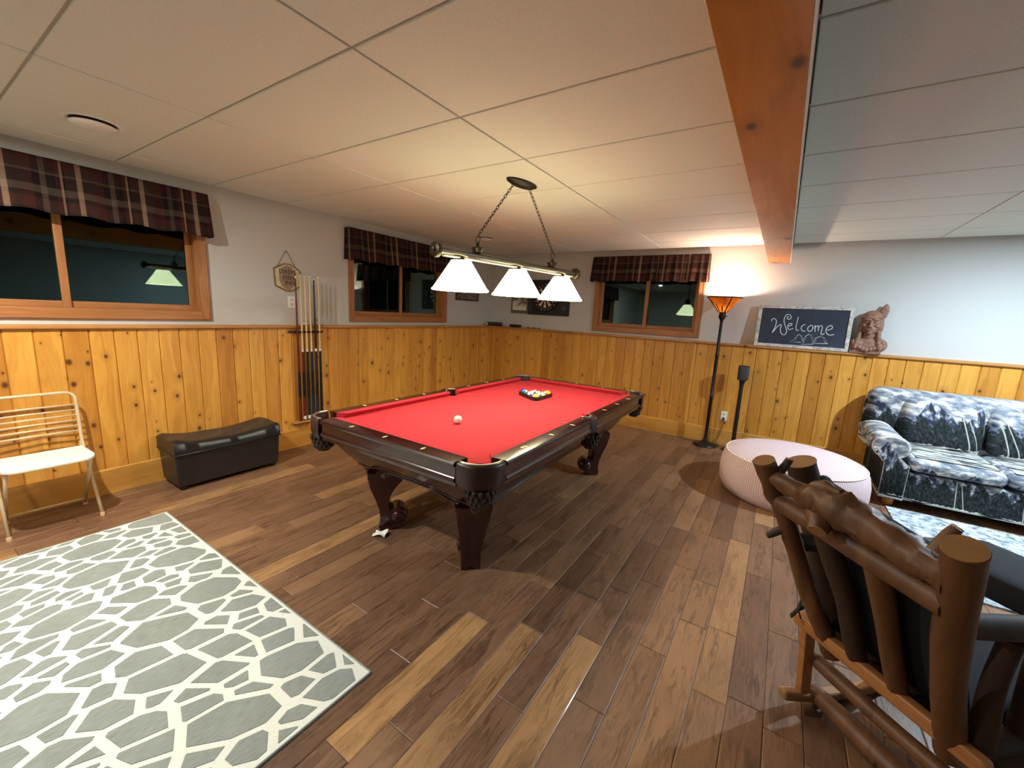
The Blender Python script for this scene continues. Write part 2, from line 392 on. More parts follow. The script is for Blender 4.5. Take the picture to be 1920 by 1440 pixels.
# dropped pine beam with a white edge strip
beam = sempty('trim_3', 'knotty pine boxed beam running under the ceiling to the back wall', 'beam')
obj('beam_board', MB().box((3.972, YR, 2.262), (4.182, -1.62, 2.282)), M['beam'], beam, bev=.002)
obj('beam_board', MB().box((3.972, -1.617, 2.262), (4.182, -.001, 2.282)), M['beam'], beam, bev=.002)
obj('beam_side', MB().box((3.972, YR, 2.2825), (3.99, -.001, H + .02)), M['beam'], beam)
obj('beam_side', MB().box((4.164, YR, 2.2825), (4.182, -.001, H + .02)), M['tile'], beam)
obj('edge_strip', MB().box((4.1825, YR, 2.262), (4.189, -.001, 2.276)), M['white'], beam)

# ------------------------------------------------------------------ windows
def window(n, wn, place, label, wall_mid):
    u0, u1, z0, z1 = wn
    root = sempty('window_%d' % n, label, 'window')
    def bx(name, a, b, mat, par=root, bev=.003):
        t = MB().box(a, b); t.v = [place(*v) for v in t.v]; return obj(name, t, mat, par, bev=bev)
    HM = M['case'] if place is PB else M['casey']
    cw = .07
    # casing on the wall (d negative = into the room)
    bx('casing', (u0, -.018, z0), (u0 + cw, -.0005, z1), M['casez']); bx('casing', (u1 - cw, -.018, z0), (u1, -.0005, z1), M['casez'])
    bx('casing', (u0 + cw, -.018, z0), (u1 - cw, -.0005, z0 + cw), HM); bx('casing', (u0 + cw, -.018, z1 - cw), (u1 - cw, -.0005, z1), HM)
    for uu in (u0 + .004, u1 - .019): bx('casing_bead', (uu, -.024, z0 + .004), (uu + .015, -.0182, z1 - .004), M['casez'])
    bx('casing_bead', (u0 + .02, -.024, z0 + .004), (u1 - .02, -.0182, z0 + .019), HM)
    h0, h1, a0, a1 = u0 + ins, u1 - ins, z0 + ins, z1 - ins
    bx('jamb', (h0, .0, a0), (h0 + .02, .12, a1), M['casez']); bx('jamb', (h1 - .02, .0, a0), (h1, .12, a1), M['casez'])
    bx('jamb', (h0 + .02, .0, a0), (h1 - .02, .12, a0 + .025), HM); bx('jamb', (h0 + .02, .0, a1 - .025), (h1 - .02, .12, a1), HM)
    mid = (h0 + h1) / 2
    for k, (s0, s1, d) in enumerate(((h0 + .02, mid + .025, .05), (mid - .02, h1 - .02, .078))):
        sash = sempty('sash', None, None); sash.parent = root; del sash['kind']
        sw = .045; za, zb = a0 + .025, a1 - .025
        bx('stile', (s0, d, za), (s0 + sw, d + .026, zb), M['casez'], sash); bx('stile', (s1 - sw, d, za), (s1, d + .026, zb), M['casez'], sash)
        bx('sash_rail', (s0 + sw, d, za), (s1 - sw, d + .026, za + sw), HM, sash); bx('sash_rail', (s0 + sw, d, zb - sw), (s1 - sw, d + .026, zb), HM, sash)
        bx('pane', (s0 + sw - .004, d + .008, za + sw - .004), (s1 - sw + .004, d + .011, zb - sw + .004), M['glass'], sash, 0)
        bx('pane', (s0 + sw - .004, d + .019, za + sw - .004), (s1 - sw + .004, d + .022, zb - sw + .004), M['glass'], sash, 0)
    return root
window(1, WIN_L1, PL, 'wood-framed sliding window at the left edge of the left wall', None)
window(2, WIN_L2, PL, 'wood-framed sliding window on the left wall near the corner', None)
window(3, WIN_B, PB, 'wood-framed sliding window on the back wall beside floor lamp', None)
# window wells outside, dark corrugated earth
struct(obj('trim_4', MB().box((-1.2, YR, -.1), (-1.1, 1.3, 3)).box((-1.1, 1.2, -.1), (XR, 1.3, 3)).box((-1.1, YR, 1.2), (-.17, 1.2, 1.25)).box((-.17, .17, 1.2), (XR, 1.2, 1.25)), M['soil']), 'dark earth outside the basement windows', 'ground')

# ------------------------------------------------------------------ recessed lights and ceiling diffusers
M['lens'] = emis('lit_lens', (255, 246, 230), 6)
def downlight(x, y, wts, colr, label):
    t = thing('recessed_light', label, 'ceiling light', (x, y, H), 0, 'recessed ceiling lights')
    obj('trim_ring', MB().lathe([(.062, 0), (.064, -.006), (.085, -.005), (.09, -.001), (.09, .004), (.062, .004)], 32), M['white'], t, 40)
    obj('lens', MB().lathe([(0.0005, -.001), (.061, -.001), (.061, .003), (.0005, .003)], 32), M['lens'], t)
    ld = bpy.data.lights.new('downlight', 'AREA'); ld.shape = 'DISK'; ld.size = .07; ld.energy = wts; ld.color = colr
    lo = bpy.data.objects.new('downlight', ld); COL.objects.link(lo); lo.parent = t; lo.location = (0, 0, -.012)
for (x, y, wts, c), lb in zip(DOWNLIGHTS, ('round recessed ceiling light above the folding chair', 'round recessed ceiling light above the sofa', 'round recessed ceiling light behind the viewer')):
    downlight(x, y, wts, c, lb)
M['gfr0'] = plain('shadow_grey_duct', (70, 68, 64), .7)
def diffuser(x, y, label):
    t = thing('ceiling_diffuser', label, 'vent', (x, y, H), 0, 'round ceiling diffusers')
    obj('collar', MB().lathe([(.10, .0), (.115, -.006), (.122, -.002), (.122, .004), (.10, .004)], 32), M['white'], t, 40)
    obj('throat', MB().lathe([(.0005, -.0008), (.099, -.0008), (.099, .003), (.0005, .003)], 32), M['gfr0'], t)
    obj('disc', MB().lathe([(.0005, -.030), (.06, -.029), (.094, -.022), (.10, -.016), (.094, -.013), (.0005, -.012)], 32), M['white'], t, 40)
    obj('stem', MB().lathe([(.012, -.0125), (.012, -.0012)], 12, cap=True), M['white'], t)
diffuser(.825, -5.017, 'white round ceiling diffuser above the left window')
diffuser(.834, -1.366, 'small white round ceiling diffuser near the far corner')

# ================================================================== POOL TABLE
TCX, TCY = 2.431, -3.03
TA, TB = .597, 1.194          # cushion nose half width, half length
RT, BZ = .82, .781            # rail top, cloth bed
OX, OY = TA + .145, TB + .145 # outer edges
WI = .05                      # cushion depth
table = thing('pool_table', 'dark mahogany pool table with red cloth and scroll legs', 'pool table', (TCX, TCY, 0))
# bed with pocket bites
def arc(cx, cy, r, a0, a1, n=8): return [(cx + r * math.cos(a0 + (a1 - a0) * i / n), cy + r * math.sin(a0 + (a1 - a0) * i / n)) for i in range(n + 1)]
poly = []
ex, ey = TA + .045, TB + .045
poly += arc(ex, -ey, .075, PI, PI / 2)[::1]
poly += arc(ex + .01, 0, .06, 3 * PI / 2, PI / 2)[::1]
poly += arc(ex, ey, .075, 3 * PI / 2, PI)
poly += arc(-ex, ey, .075, 0, -PI / 2)
poly += arc(-ex - .01, 0, .06, PI / 2, -PI / 2)
poly += arc(-ex, -ey, .075, PI / 2, 0)
obj('bed_cloth', MB().prism(poly, BZ - .03, BZ), M['cloth'], table)
# cushions: (axis, sign, from, to)
def cushion(p0, p1, q0, q1):
    """p = nose ends, q = back ends (xy)"""
    def ring(n, b):
        d = Vector((b[0] - n[0], b[1] - n[1])).normalized() * 1.0
        return [(n[0], n[1], RT - .007), (n[0] + d.x * .005, n[1] + d.y * .005, RT - .002), (b[0], b[1], RT), (b[0], b[1], BZ), (n[0] + d.x * .032, n[1] + d.y * .032, BZ)]
    obj('cushion', MB().loft([ring(p0, q0), ring(p1, q1)]), M['cloth'], table, bev=.002)
sg = .07; cg = .085
for sx in (-1, 1):
    for sy in (-1, 1):
        cushion((sx * TA, sy * sg), (sx * TA, sy * (TB - cg)), (sx * (TA + WI), sy * (sg - .018)), (sx * (TA + WI), sy * (TB - cg + .05)))
for sy in (-1, 1):
    cushion((-(TA - cg), sy * TB), (TA - cg, sy * TB), (-(TA - cg + .05), sy * (TB + WI)), (TA - cg + .05, sy * (TB + WI)))
# wooden rails with moulded outer face: profile (d outward from cushion back, z)
RW = .145 - WI
prof = [(0, RT), (RW - .016, RT), (RW - .006, RT - .003), (RW, RT - .012), (RW - .002, RT - .024), (RW - .014, RT - .03), (RW - .014, RT - .078), (RW - .006, RT - .084), (RW - .002, RT - .094), (RW - .006, RT - .106), (RW - .018, RT - .112), (RW - .018, RT - .130), (.01, RT - .130), (0, BZ)]
def rail(axis, s, a, b, skew0, skew1):
    rings = []
    for t, sk in ((a, skew0), (b, skew1)):
        ring = []
        for d, z in prof:
            o_ = (TA if axis == 'y' else TB) + WI + d; tt = t + sk * d
            ring.append((s * o_, tt, z) if axis == 'y' else (tt, s * o_, z))
        rings.append(ring)
    obj('rail', MB().loft(rings), M['mahogany'] if axis == 'y' else M['mahoganyx'], table, 35)
for s in (-1, 1):
    rail('y', s, sg - .018, TB - cg + .05, .05, -.12); rail('y', s, -(sg - .018), -(TB - cg + .05), -.05, .12)
    rail('x', s, -(TA - cg + .05), TA - cg + .05, .12, -.12)
# sights
sight_me = mesh('sight', MB().prism([(-.021, 0), (-.01, -.006), (0, -.008), (.01, -.006), (.021, 0), (.01, .006), (0, .008), (-.01, .006)], RT - .002, RT + .0008), M['pearl'])
SP = TB / 4
for s in (-1, 1):
    for j in (-3, -2, -1, 1, 2, 3): link('sight', sight_me, table, (s * (TA + .0965), j * SP, 0))
    for j in (-1, 0, 1): link('sight', sight_me, table, (j * SP, s * (TB + .0965), 0), PI / 2)
plate = MB().lathe([(.0005, RT + .0012), (.011, RT + .0012), (.011, RT - .001), (.0005, RT - .001)], 12, c=(TA + .088, -3 * SP - .028, 0), sy=1.0)
obj('brass_tag', plate, M['pearl'], table)
# corner pocket castings and leather drop pockets
def pocket_net(par, c, r, drop):
    cup = MB().lathe([(r, 0), (r * .98, -.03), (r * .9, -drop * .6), (r * .55, -drop), (.004, -drop * 1.02)], 18, c=c)
    o = obj('pocket_net', cup, M['net'], par, True)
    fr = MB()
    for k in range(14):
        a = 2 * PI * k / 14; R = r * 1.02
        for q in range(3):
            a2 = a + (q % 2) * .22; zz = -.015 - q * drop * .27; rr = R * (1 - .13 * q) + .004
            fr.ell((c[0] + rr * math.cos(a2), c[1] + rr * math.sin(a2), c[2] + zz), (.010, .010, .018), 6, 4)
    obj('fringe', fr, M['net'], o, True)
for sx in (-1, 1):
    for sy in (-1, 1):
        R = .142; cx, cy = OX - R + .004, OY - R + .004
        a_ = [(-14 + 118 * i / 16) * PI / 180 for i in range(17)]
        def ringz(z, r, dz=0): return [(sx * (cx + r * math.cos(a)), sy * (cy + r * math.sin(a)), z) for a in a_]
        prof_c = [(R - .030, RT + .001), (R - .012, RT + .005), (R - .002, RT - .002), (R, RT - .012), (R + .002, RT - .09), (R - .012, RT - .128), (R - .035, RT - .128), (R - .036, RT - .05)]
        rings = []
        for a in a_:
            rings.append([(sx * (cx + r * math.cos(a)), sy * (cy + r * math.sin(a)), z) for r, z in prof_c])
        c_ = obj('corner_casting', MB().loft(rings), M['cast'], table, 45)
        lip = MB().tube([(sx * (cx + (R - .02) * math.cos(a)), sy * (cy + (R - .02) * math.sin(a)), RT + .002) for a in a_], .0085, 8)
        obj('lip', lip, M['lip'], c_, True)
        pocket_net(table, (sx * (cx + .05), sy * (cy + .05), RT - .125), .068, .11)
    # side pocket
    pr = [(OX - .048, RT + .003), (OX - .004, RT + .003), (OX + .006, RT - .006), (OX + .006, RT - .105), (OX - .006, RT - .128), (OX - .03, RT - .128), (OX - .048, RT - .04)]
    rings = [[(sx * (r - .028 * abs(t) ** 3), t * .066, z) for r, z in pr] for t in (-1, -.8, -.4, 0, .4, .8, 1)]
    c_ = obj('side_casting', MB().loft(rings), M['cast'], table, 45)
    obj('lip', MB().tube([(sx * (OX - .042 - .045 * abs(t) ** 2), t * .06, RT + .003) for t in (-1, -.7, -.35, 0, .35, .7, 1)], .007, 8), M['lip'], c_, True)
    pocket_net(table, (sx * (OX - .035), 0, RT - .125), .065, .11)
# cabinet apron with scalloped lower edge
def apron(axis, s, half_top, off_top, half_bot, off_bot, zmid):
    N = 40; zt = RT - .125
    def P(t, v, dd):   # t -1..1 along, v 0 top 1 bottom
        at = abs(t); zb = .425 + (zmid - .425) * (1 - min(1, max(0, (at - .25) / .55)) ** 2 * (3 - 2 * min(1, max(0, (at - .25) / .55))))
        z = zt + (zb - zt) * v
        f = (zt - z) / (zt - .425)
        al = t * (half_top + (half_bot - half_top) * f); of = off_top + (off_bot - off_top) * f + .012 * math.sin(PI * f) - dd
        return (s * of, al, z) if axis == 'y' else (al, s * of, z)
    mb = MB()
    vals = [0, .25, .5, .75, 1]
    rings = []
    for i in range(N + 1):
        t = -1 + 2 * i / N
        rings.append([P(t, v, 0) for v in vals] + [P(t, v, .022) for v in vals[::-1]])
    mb.loft(rings)
    p = obj('apron', mb, M['mahogany'] if axis == 'y' else M['mahoganyx'], table, 40)
    for vv, rr in ((.97, .007), (.80, .004)):
        obj('apron_bead', MB().tube([P(-.985 + 1.97 * i / N, vv, -.002) for i in range(N + 1)], rr, 6), M['mahogany'], p, True)
for s in (-1, 1):
    apron('x', s, TA + .035, TB + .05, TA - .12, TB - .145, .50)
    apron('y', s, TB + .05, TA + .035, TB - .145, TA - .12, .475)
# scroll legs, turned to the table's diagonal: profile in (outward d, z)
LEGP = [(.115, .44), (.115, .40), (.098, .32), (.066, .24), (.040, .16), (.034, .09), (.045, .03), (.035, 0), (-.045, 0), (-.06, .012)]
ballc, ballr = (-.085, .10), .068
for i in range(9):
    a = -PI * .62 - PI * 1.12 * i / 8
    LEGP.append((ballc[0] + ballr * math.cos(a), ballc[1] + ballr * math.sin(a)))
LEGP += [(-.035, .165), (-.026, .205), (-.040, .26), (-.075, .32), (-.12, .37), (-.14, .44)]
def leg(sx, sy):
    ang = math.atan2(sy, sx); mb = MB()
    rings = []
    for t in (-1, -.86, -.5, -.06, .06, .5, .86, 1):
        ring = []
        for d, z in LEGP:
            hw = .058 + .050 * max(0, (z - .1) / .34) ** 1.0
            groove = -.010 if abs(t) < .1 and d > 0 else 0
            shr = 1 - (.05 if abs(t) == 1 else 0) - .05 * t * t
            ring.append((d * shr + groove, t * hw, z if z > 0 else 0))
        rings.append(ring)
    mb.loft(rings)
    Mx = Matrix.Translation((sx * .385, sy * .965, 0)) @ Matrix.Rotation(ang, 4, 'Z')
    mb.xf(Mx)
    l_ = obj('leg', mb, M['mahoganyz'], table, 40)
    dk = MB().lathe([(.006, .014), (.03, .010), (.045, .0), (.04, -.002), (.006, -.002)], 14)
    for sd in (-1, 1):
        d2 = MB().add(dk.v, dk.f); hw = .066
        d2.xf(Mx @ Matrix.Translation((ballc[0], sd * hw * .98, ballc[1])) @ Matrix.Rotation(-sd * PI / 2, 4, 'X'))
        obj('scroll_rosette', d2, M['mahoganyz'], l_, True)
    blk = MB().box((-.10, -.10, .405), (.10, .10, .50)); blk.xf(Matrix.Translation((sx * .385, sy * .955, 0)))
    obj('leg_block', blk, M['mahoganyz'], l_, bev=.008)
for sx in (-1, 1):
    for sy in (-1, 1): leg(sx, sy)
# folded white paper beneath the left front leg
pp = MB().surf(lambda a, b: (-.045 + .09 * a, -.03 + .06 * b, .004 + .022 * abs(math.sin(3 * a + 2 * b)) * (.4 + a) + .008 * math.sin(7 * b)), 6, 5)
pp_o = obj('paper_scrap', pp, M['white'], None, None, (2.115, -4.10, 0), .4)
sm = pp_o.modifiers.new('t', 'SOLIDIFY'); sm.thickness = .002; tag(pp_o, 'crumpled white paper scrap beside the left front table leg', 'paper')

# ------------------------------------------------------------------ balls and rack
BR = .0286
def ball_mat(name, rgb, stripe):
    t = NT(name); z = t.sep(t.coord())[2]
    if stripe:
        f = t.math('LESS_THAN', t.math('ABSOLUTE', z), .0155); col = t.mix(f, lin(244, 238, 220), lin(*rgb))
    else:
        x, y, z2 = t.sep(t.coord()); d = t.math('GREATER_THAN', z2, .0262); col = t.mix(d, lin(*rgb), lin(244, 238, 220))
    return t.fin(col, .12, coat=.5)
sph = MB().ell((0, 0, 0), (BR, BR, BR), 24, 14)
BC = [('yellow', (240, 190, 20)), ('blue', (30, 70, 190)), ('red', (205, 40, 30)), ('purple', (70, 40, 130)), ('orange', (235, 110, 30)), ('green', (30, 130, 70)), ('maroon', (120, 25, 30))]
bmats = {}
for nme, rgb in BC:
    bmats[nme, 0] = ball_mat(nme + '_ball', rgb, False); bmats[nme, 1] = ball_mat(nme + '_stripe_ball', rgb, True)
bmats['black', 0] = ball_mat('black_ball', (18, 18, 20), False)
bmats['cue', 0] = plain('ivory_ball', (246, 236, 218), .12, var=.01, coat=.5)
bmesh_by = {k: mesh('ball', sph, v, True) for k, v in bmats.items()}
def ball(k, x, y, label, rot=(0, 0, 0), group=None, z=BZ + BR + .0006):
    o = link('billiard_ball', bmesh_by[k], None, (x, y, z)); o.rotation_euler = rot
    tag(o, label, 'ball', group); return o
cb = ball(('cue', 0), 2.459, -3.727, 'white cue ball alone on the red cloth'); cb.name = 'cue_ball'
RCX, RCY, RROT = 2.387, -2.547, PI       # rack centroid, one corner points to -x
verts3 = [Vector((math.cos(RROT + k * 2 * PI / 3), math.sin(RROT + k * 2 * PI / 3), 0)) for k in range(3)]
def rnd_tri(Rv, rr, n=6):
    pts = []
    for k in range(3):
        a = math.atan2(verts3[k].y, verts3[k].x); c = verts3[k] * (Rv - 2 * rr)
        for i in range(n + 1):
            t = a - PI / 3 + 2 * PI / 3 * i / n; pts.append((c.x + rr * math.cos(t), c.y + rr * math.sin(t)))
    return pts
din = 2 * BR * 1.005
inner_R = (4 * din / math.sqrt(3)) + 2 * BR
outer, inner = rnd_tri(inner_R + .028, .042), rnd_tri(inner_R + .003, .030)
ring = lambda p, z: [(x, y, z) for x, y in p]
tri = MB().loft([ring(outer, .0005), ring(outer, .034), ring(inner, .034), ring(inner, .0005), ring(outer, .0005)], False, False)
tag(obj('ball_rack', tri, M['black'], None, 40, (RCX, RCY, BZ)), 'black triangular ball rack on the far half of the table', 'rack')
order = [('yellow', 0), ('purple', 1), ('red', 0), ('yellow', 1), ('black', 0), ('blue', 0), ('green', 1), ('orange', 0), ('maroon', 1), ('blue', 1), ('red', 1), ('maroon', 0), ('purple', 0), ('orange', 1), ('green', 0)]
# rows start at the corner nearest the viewer (-60 degrees)
v0 = verts3[1] if verts3[1].y < verts3[2].y else verts3[2]; others = [v for v in verts3 if v is not v0]
names_pos = {0: 'at the rack corner nearest the viewer', 1: 'in the second row', 2: 'in the second row'}
apex = v0 * (4 * din / math.sqrt(3)); e1 = (others[0] - v0).normalized() * din; e2 = (others[1] - v0).normalized() * din
order = [('yellow', 1), ('purple', 0), ('green', 1), ('blue', 1), ('black', 0), ('maroon', 1), ('green', 0), ('red', 1), ('orange', 1), ('orange', 0), ('blue', 0), ('red', 0), ('purple', 1), ('maroon', 0), ('yellow', 0)]
idx = 0; rb = random.Random(5)
for r_ in range(5):
    for c_ in range(r_ + 1):
        p = apex + e1 * (r_ - c_) + e2 * c_; kk = order[idx]
        ball(kk, RCX + p.x, RCY + p.y, '%s%s billiard ball inside the black rack' % (kk[0], ' striped' if kk[1] else (' solid' if kk[0] != 'black' else '')), (rb.uniform(-.5, .5) + (.9 if kk[1] else 0), rb.uniform(-.5, .5), rb.uniform(0, 6)), 'racked billiard balls'); idx += 1

# ================================================================== PENDANT LIGHT over the table
PCX, PCY, PROT = 2.495, -3.13, math.atan2(-.172, .985)     # bar along local Y
pend = thing('billiard_light', 'pewter bar pendant light with three white cone shades over pool table', 'pendant light', (PCX, PCY, 0), PROT)
can = MB()
for zz, sc in ((H - .0008, 1.0), (H - .012, 1.0), (H - .028, .72), (H - .034, .3)): can.v += [(math.cos(a) * .062 * sc, math.sin(a) * .15 * sc + 0, zz) for a in [2 * PI * k / 24 for k in range(24)]]
can.f = [(i*24+j, i*24+(j+1) % 24, (i+1)*24+(j+1) % 24, (i+1)*24+j) for i in range(3) for j in range(24)] + [tuple(range(72, 96))]
obj('canopy', can, M['blackmetal'], pend, 40)
BARZ = 1.905; BL = .735
obj('bar', MB().tube([(0, -BL, BARZ), (0, BL, BARZ)], .024, 20), M['steel'], pend, 40)
obj('bar_channel', MB().box((-.012, -BL * .95, BARZ - .032), (.012, BL * .95, BARZ - .0235)), M['white'], pend)
for s in (-1, 1):
    ec = MB().lathe([(.001, .05), (.018, .046), (.024, .034), (.046, .028), (.05, .014), (.046, .002), (.03, -.004), (.0245, -.02)], 20)
    ec.xf(Matrix.Translation((0, s * BL, BARZ)) @ Matrix.Rotation(-s * PI / 2, 4, 'X'))
    obj('end_cap', ec, M['bronze'], pend, 40)
    hy = s * .41
    fin_ = obj('finial', MB().lathe([(.012, .02), (.03, .026), (.042, .052), (.040, .058), (.02, .062), (.010, .072), (.013, .085), (.004, .095), (.0005, .096)], 18, c=(0, hy, BARZ)), M['bronze'], pend, 40)
    top = Vector((0, s * .085, H - .030)); bot = Vector((0, hy, BARZ + .135))
    rg = [(0.0 + .022 * math.cos(a), hy, BARZ + .112 + .022 * math.sin(a)) for a in [2 * PI * k / 14 for k in range(14)]]
    ch = obj('chain', MB().tube(rg, .003, 6, closed=True), M['bronze'], pend, True)
    L = (bot - top).length; nl = 18; d = (bot - top).normalized(); side = Vector((1, 0, 0)); side2 = d.cross(side)
    for k in range(nl):
        c = top + d * L * (k + .5) / nl; hl = L / nl * .5 + .0055; ax_ = side if k % 2 else side2
        pts = [c + d * (hl - .001) * math.cos(a) + ax_ * .0085 * math.sin(a) for a in [2 * PI * q / 10 for q in range(10)]]
        obj('chain_link', MB().tube(pts, .0024, 5, closed=True), M['bronze'], ch, True)
def shade_mat():
    t = NT('frosted_glass_shade')
    z = t.sep(t.coord())[2]; n = t.noise(t.coord(), 4, 2)
    t.p.inputs['Base Color'].default_value = lin(245, 240, 220); t.p.inputs['Roughness'].default_value = .35
    t.p.inputs['Emission Color'].default_value = lin(255, 243, 190)
    t.l(t.math('MULTIPLY_ADD', n, 1.5, 8.5), t.p.inputs['Emission Strength'])
    return t.m
M['shade'] = shade_mat(); M['bulb'] = emis('lit_bulb', (255, 236, 190), 8)
shade_me = mesh('shade', MB().lathe([(.066, .0), (.070, -.008), (.176, -.172), (.187, -.182), (.187, -.192), (.182, -.192), (.172, -.178), (.066, -.012), (.062, -.004)], 40), M['shade'], 40)
for k, yy in enumerate((-.55, 0, .55)):
    obj('shade_holder', MB().lathe([(.02, 0), (.022, -.012), (.045, -.016), (.060, -.03), (.062, -.038), (.056, -.038), (.02, -.022)], 20, c=(0, yy, BARZ - .024)), M['bronze'], pend, 40)
    sh = link('shade', shade_me, pend, (0, yy, BARZ - .045))
    obj('bulb', MB().ell((0, yy, BARZ - .115), (.028, .028, .04), 14, 8), M['bulb'], pend, True)
    ld = bpy.data.lights.new('pendant_bulb', 'POINT'); ld.energy = PENDANT_W; ld.color = PENDANT_C; ld.shadow_soft_size = .035
    lo = bpy.data.objects.new('pendant_bulb', ld); COL.objects.link(lo); lo.parent = pend; lo.location = (0, yy, BARZ - .185)

# ================================================================== FLOOR LAMP (torchiere)
lamp = thing('floor_lamp', 'dark bronze torchiere floor lamp with amber mica cone shade', 'floor lamp', (3.582, -.20, 0))
obj('base', MB().lathe([(.001, 0), (.135, 0), (.14, .008), (.132, .022), (.095, .03), (.055, .045), (.03, .06), (.024, .085), (.019, .10)], 32), M['blackmetal'], lamp, 40)
obj('pole', MB().lathe([(.019, .10), (.0185, .62), (.022, .625), (.022, .645), (.018, .65), (.0175, 1.14), (.021, 1.145), (.021, 1.165), (.017, 1.17), (.0165, 1.55), (.018, 1.56), (.022, 1.585), (.036, 1.60), (.040, 1.63), (.034, 1.66), (.045, 1.675)], 18), M['blackmetal'], lamp, 40)
t = NT('amber_mica'); n = t.noise(t.coord(), 9, 4, .6)
col = t.ramp(n, [(.35, lin(170, 60, 10)), (.6, lin(235, 120, 30)), (.8, lin(250, 170, 70))])
t.l(col, t.p.inputs['Base Color']); t.l(col, t.p.inputs['Emission Color']); zz_ = t.sep(t.coord())[2]; t.l(t.math('MAXIMUM', t.math('MULTIPLY_ADD', t.math('SUBTRACT', 1.76, zz_), 16.0, .55), .38), t.p.inputs['Emission Strength']); t.p.inputs['Roughness'].default_value = .4; M['mica'] = t.m
sd = obj('shade', MB().lathe([(.046, 1.675), (.190, 1.845), (.188, 1.849), (.043, 1.68)], 36), M['mica'], lamp, 40)
obj('shade_rim', MB().tube([(.191 * math.cos(a), .191 * math.sin(a), 1.848) for a in [2 * PI * k / 36 for k in range(36)]], .007, 6, closed=True), M['blackmetal'], sd, True)
def on_cone(a, h, off=.004):   # h 0..1
    r = .046 + .144 * h + off; return (r * math.cos(a), r * math.sin(a), 1.675 + .17 * h)
for k in range(4):
    a = PI / 4 + k * PI / 2 - .25
    obj('shade_rib', MB().tube([on_cone(a, h / 5) for h in range(6)], .006, 5), M['blackmetal'], sd, True)
sil = MB()
for k in range(11):
    a = 2 * PI * k / 11 + .1; h1 = random.uniform(.5, .85); wd = .20
    for q in range(3):
        b0 = .04 + q * h1 * .25; b1 = min(b0 + h1 * .38, h1)
        ww = wd * (1 - q * .25)
        sil.add([on_cone(a - ww, b0, .002), on_cone(a + ww, b0, .002), on_cone(a, b1, .003)], [(0, 1, 2)])
obj('tree_silhouette', sil, M['blackmetal'], sd)
obj('switch', MB().tube([(.03, -.02, 1.63), (.06, -.04, 1.628)], .004, 6), M['blackmetal'], lamp, True)
obj('bulb', MB().ell((0, 0, 1.755), (.028, .028, .042), 12, 8), M['bulb'], lamp, True)
ld = bpy.data.lights.new('torch_bulb', 'POINT'); ld.energy = TORCH_W; ld.color = TORCH_C; ld.shadow_soft_size = .03
lo = bpy.data.objects.new('torch_bulb', ld); COL.objects.link(lo); lo.parent = lamp; lo.location = (0, 0, 1.80)
M['cordbrown'] = plain('brown_cord', (70, 44, 30), .6)
cord = obj('lamp_cord', MB().tube([(.13, .01, .012), (.16, .05, .006), (.13, .10, .006), (.10, .15, .03), (.13, .158, .12), (.152, .162, .24), (.156, .163, .335)], .0045, 6), M['cordbrown'], lamp, True)
obj('plug', MB().box((.142, .160, .325), (.168, .188, .355)), M['black'], lamp, bev=.003)
# ------------------------------------------------------------------ outlets
def outlet(name, label, loc, rz):
    t = thing(name, label, 'outlet', loc, rz, 'wall outlets')
    obj('cover_plate', MB().box((-.037, -.007, -.060), (.037, 0, .060)), M['white'], t, bev=.003)
    for zz in (-.024, .024):
        f = obj('socket', MB().lathe([(.001, .0), (.017, .0), (.016, .0025), (.001, .0025)], 16).xf(Matrix.Translation((0, -.007, zz)) @ Matrix.Rotation(PI / 2, 4, 'X')), M['cream2'], t)
        obj('slot', MB().box((-.008, -.0105, zz - .004), (-.005, -.0085, zz + .006)).box((.005, -.0105, zz - .004), (.008, -.0085, zz + .006)), M['black'], f)
M['cream2'] = plain('ivory_plastic', (220, 216, 204), .4, var=.01)
outlet('wall_outlet', 'white duplex outlet low on the back wall behind the floor lamp', (3.738, -.0185, .378), 0)
outlet('wall_outlet', 'white duplex outlet on the left wall beneath the hanging sign', (-.0695, -3.44, 1.533), PI / 2)

# ================================================================== SPEAKER ON STAND
sp = thing('speaker', 'small dark grey speaker on a slim black floor stand', 'speaker', (3.895, -.22, 0))
obj('base', MB().lathe([(.001, 0), (.12, 0), (.12, .012), (.11, .018), (.02, .022)], 28), M['black'], sp, 40)
obj('stand', MB().lathe([(.024, .02), (.021, .80), (.025, .84), (.034, .875), (.045, .885), (.001, .886)], 16), M['black'], sp, 40)
M['gfab'] = plain('grey_speaker_mesh', (62, 64, 66), .8, var=.2, scale=300, bump=.2)
rr = lambda z, s=1: [(x * s, y_ * s, z) for x, y_ in [(.058 * math.copysign(abs(math.cos(a)) ** .6, math.cos(a)), .055 * math.copysign(abs(math.sin(a)) ** .6, math.sin(a))) for a in [2 * PI * k / 28 for k in range(28)]]]
bdy = obj('cabinet', MB().loft([rr(.888, .93), rr(.894, 1), rr(1.045, 1), rr(1.05, .97)]), M['gfab'], sp, 40)
obj('top_plate', MB().loft([rr(1.0505, .96), rr(1.058, .94)]), M['black'], bdy, 40)

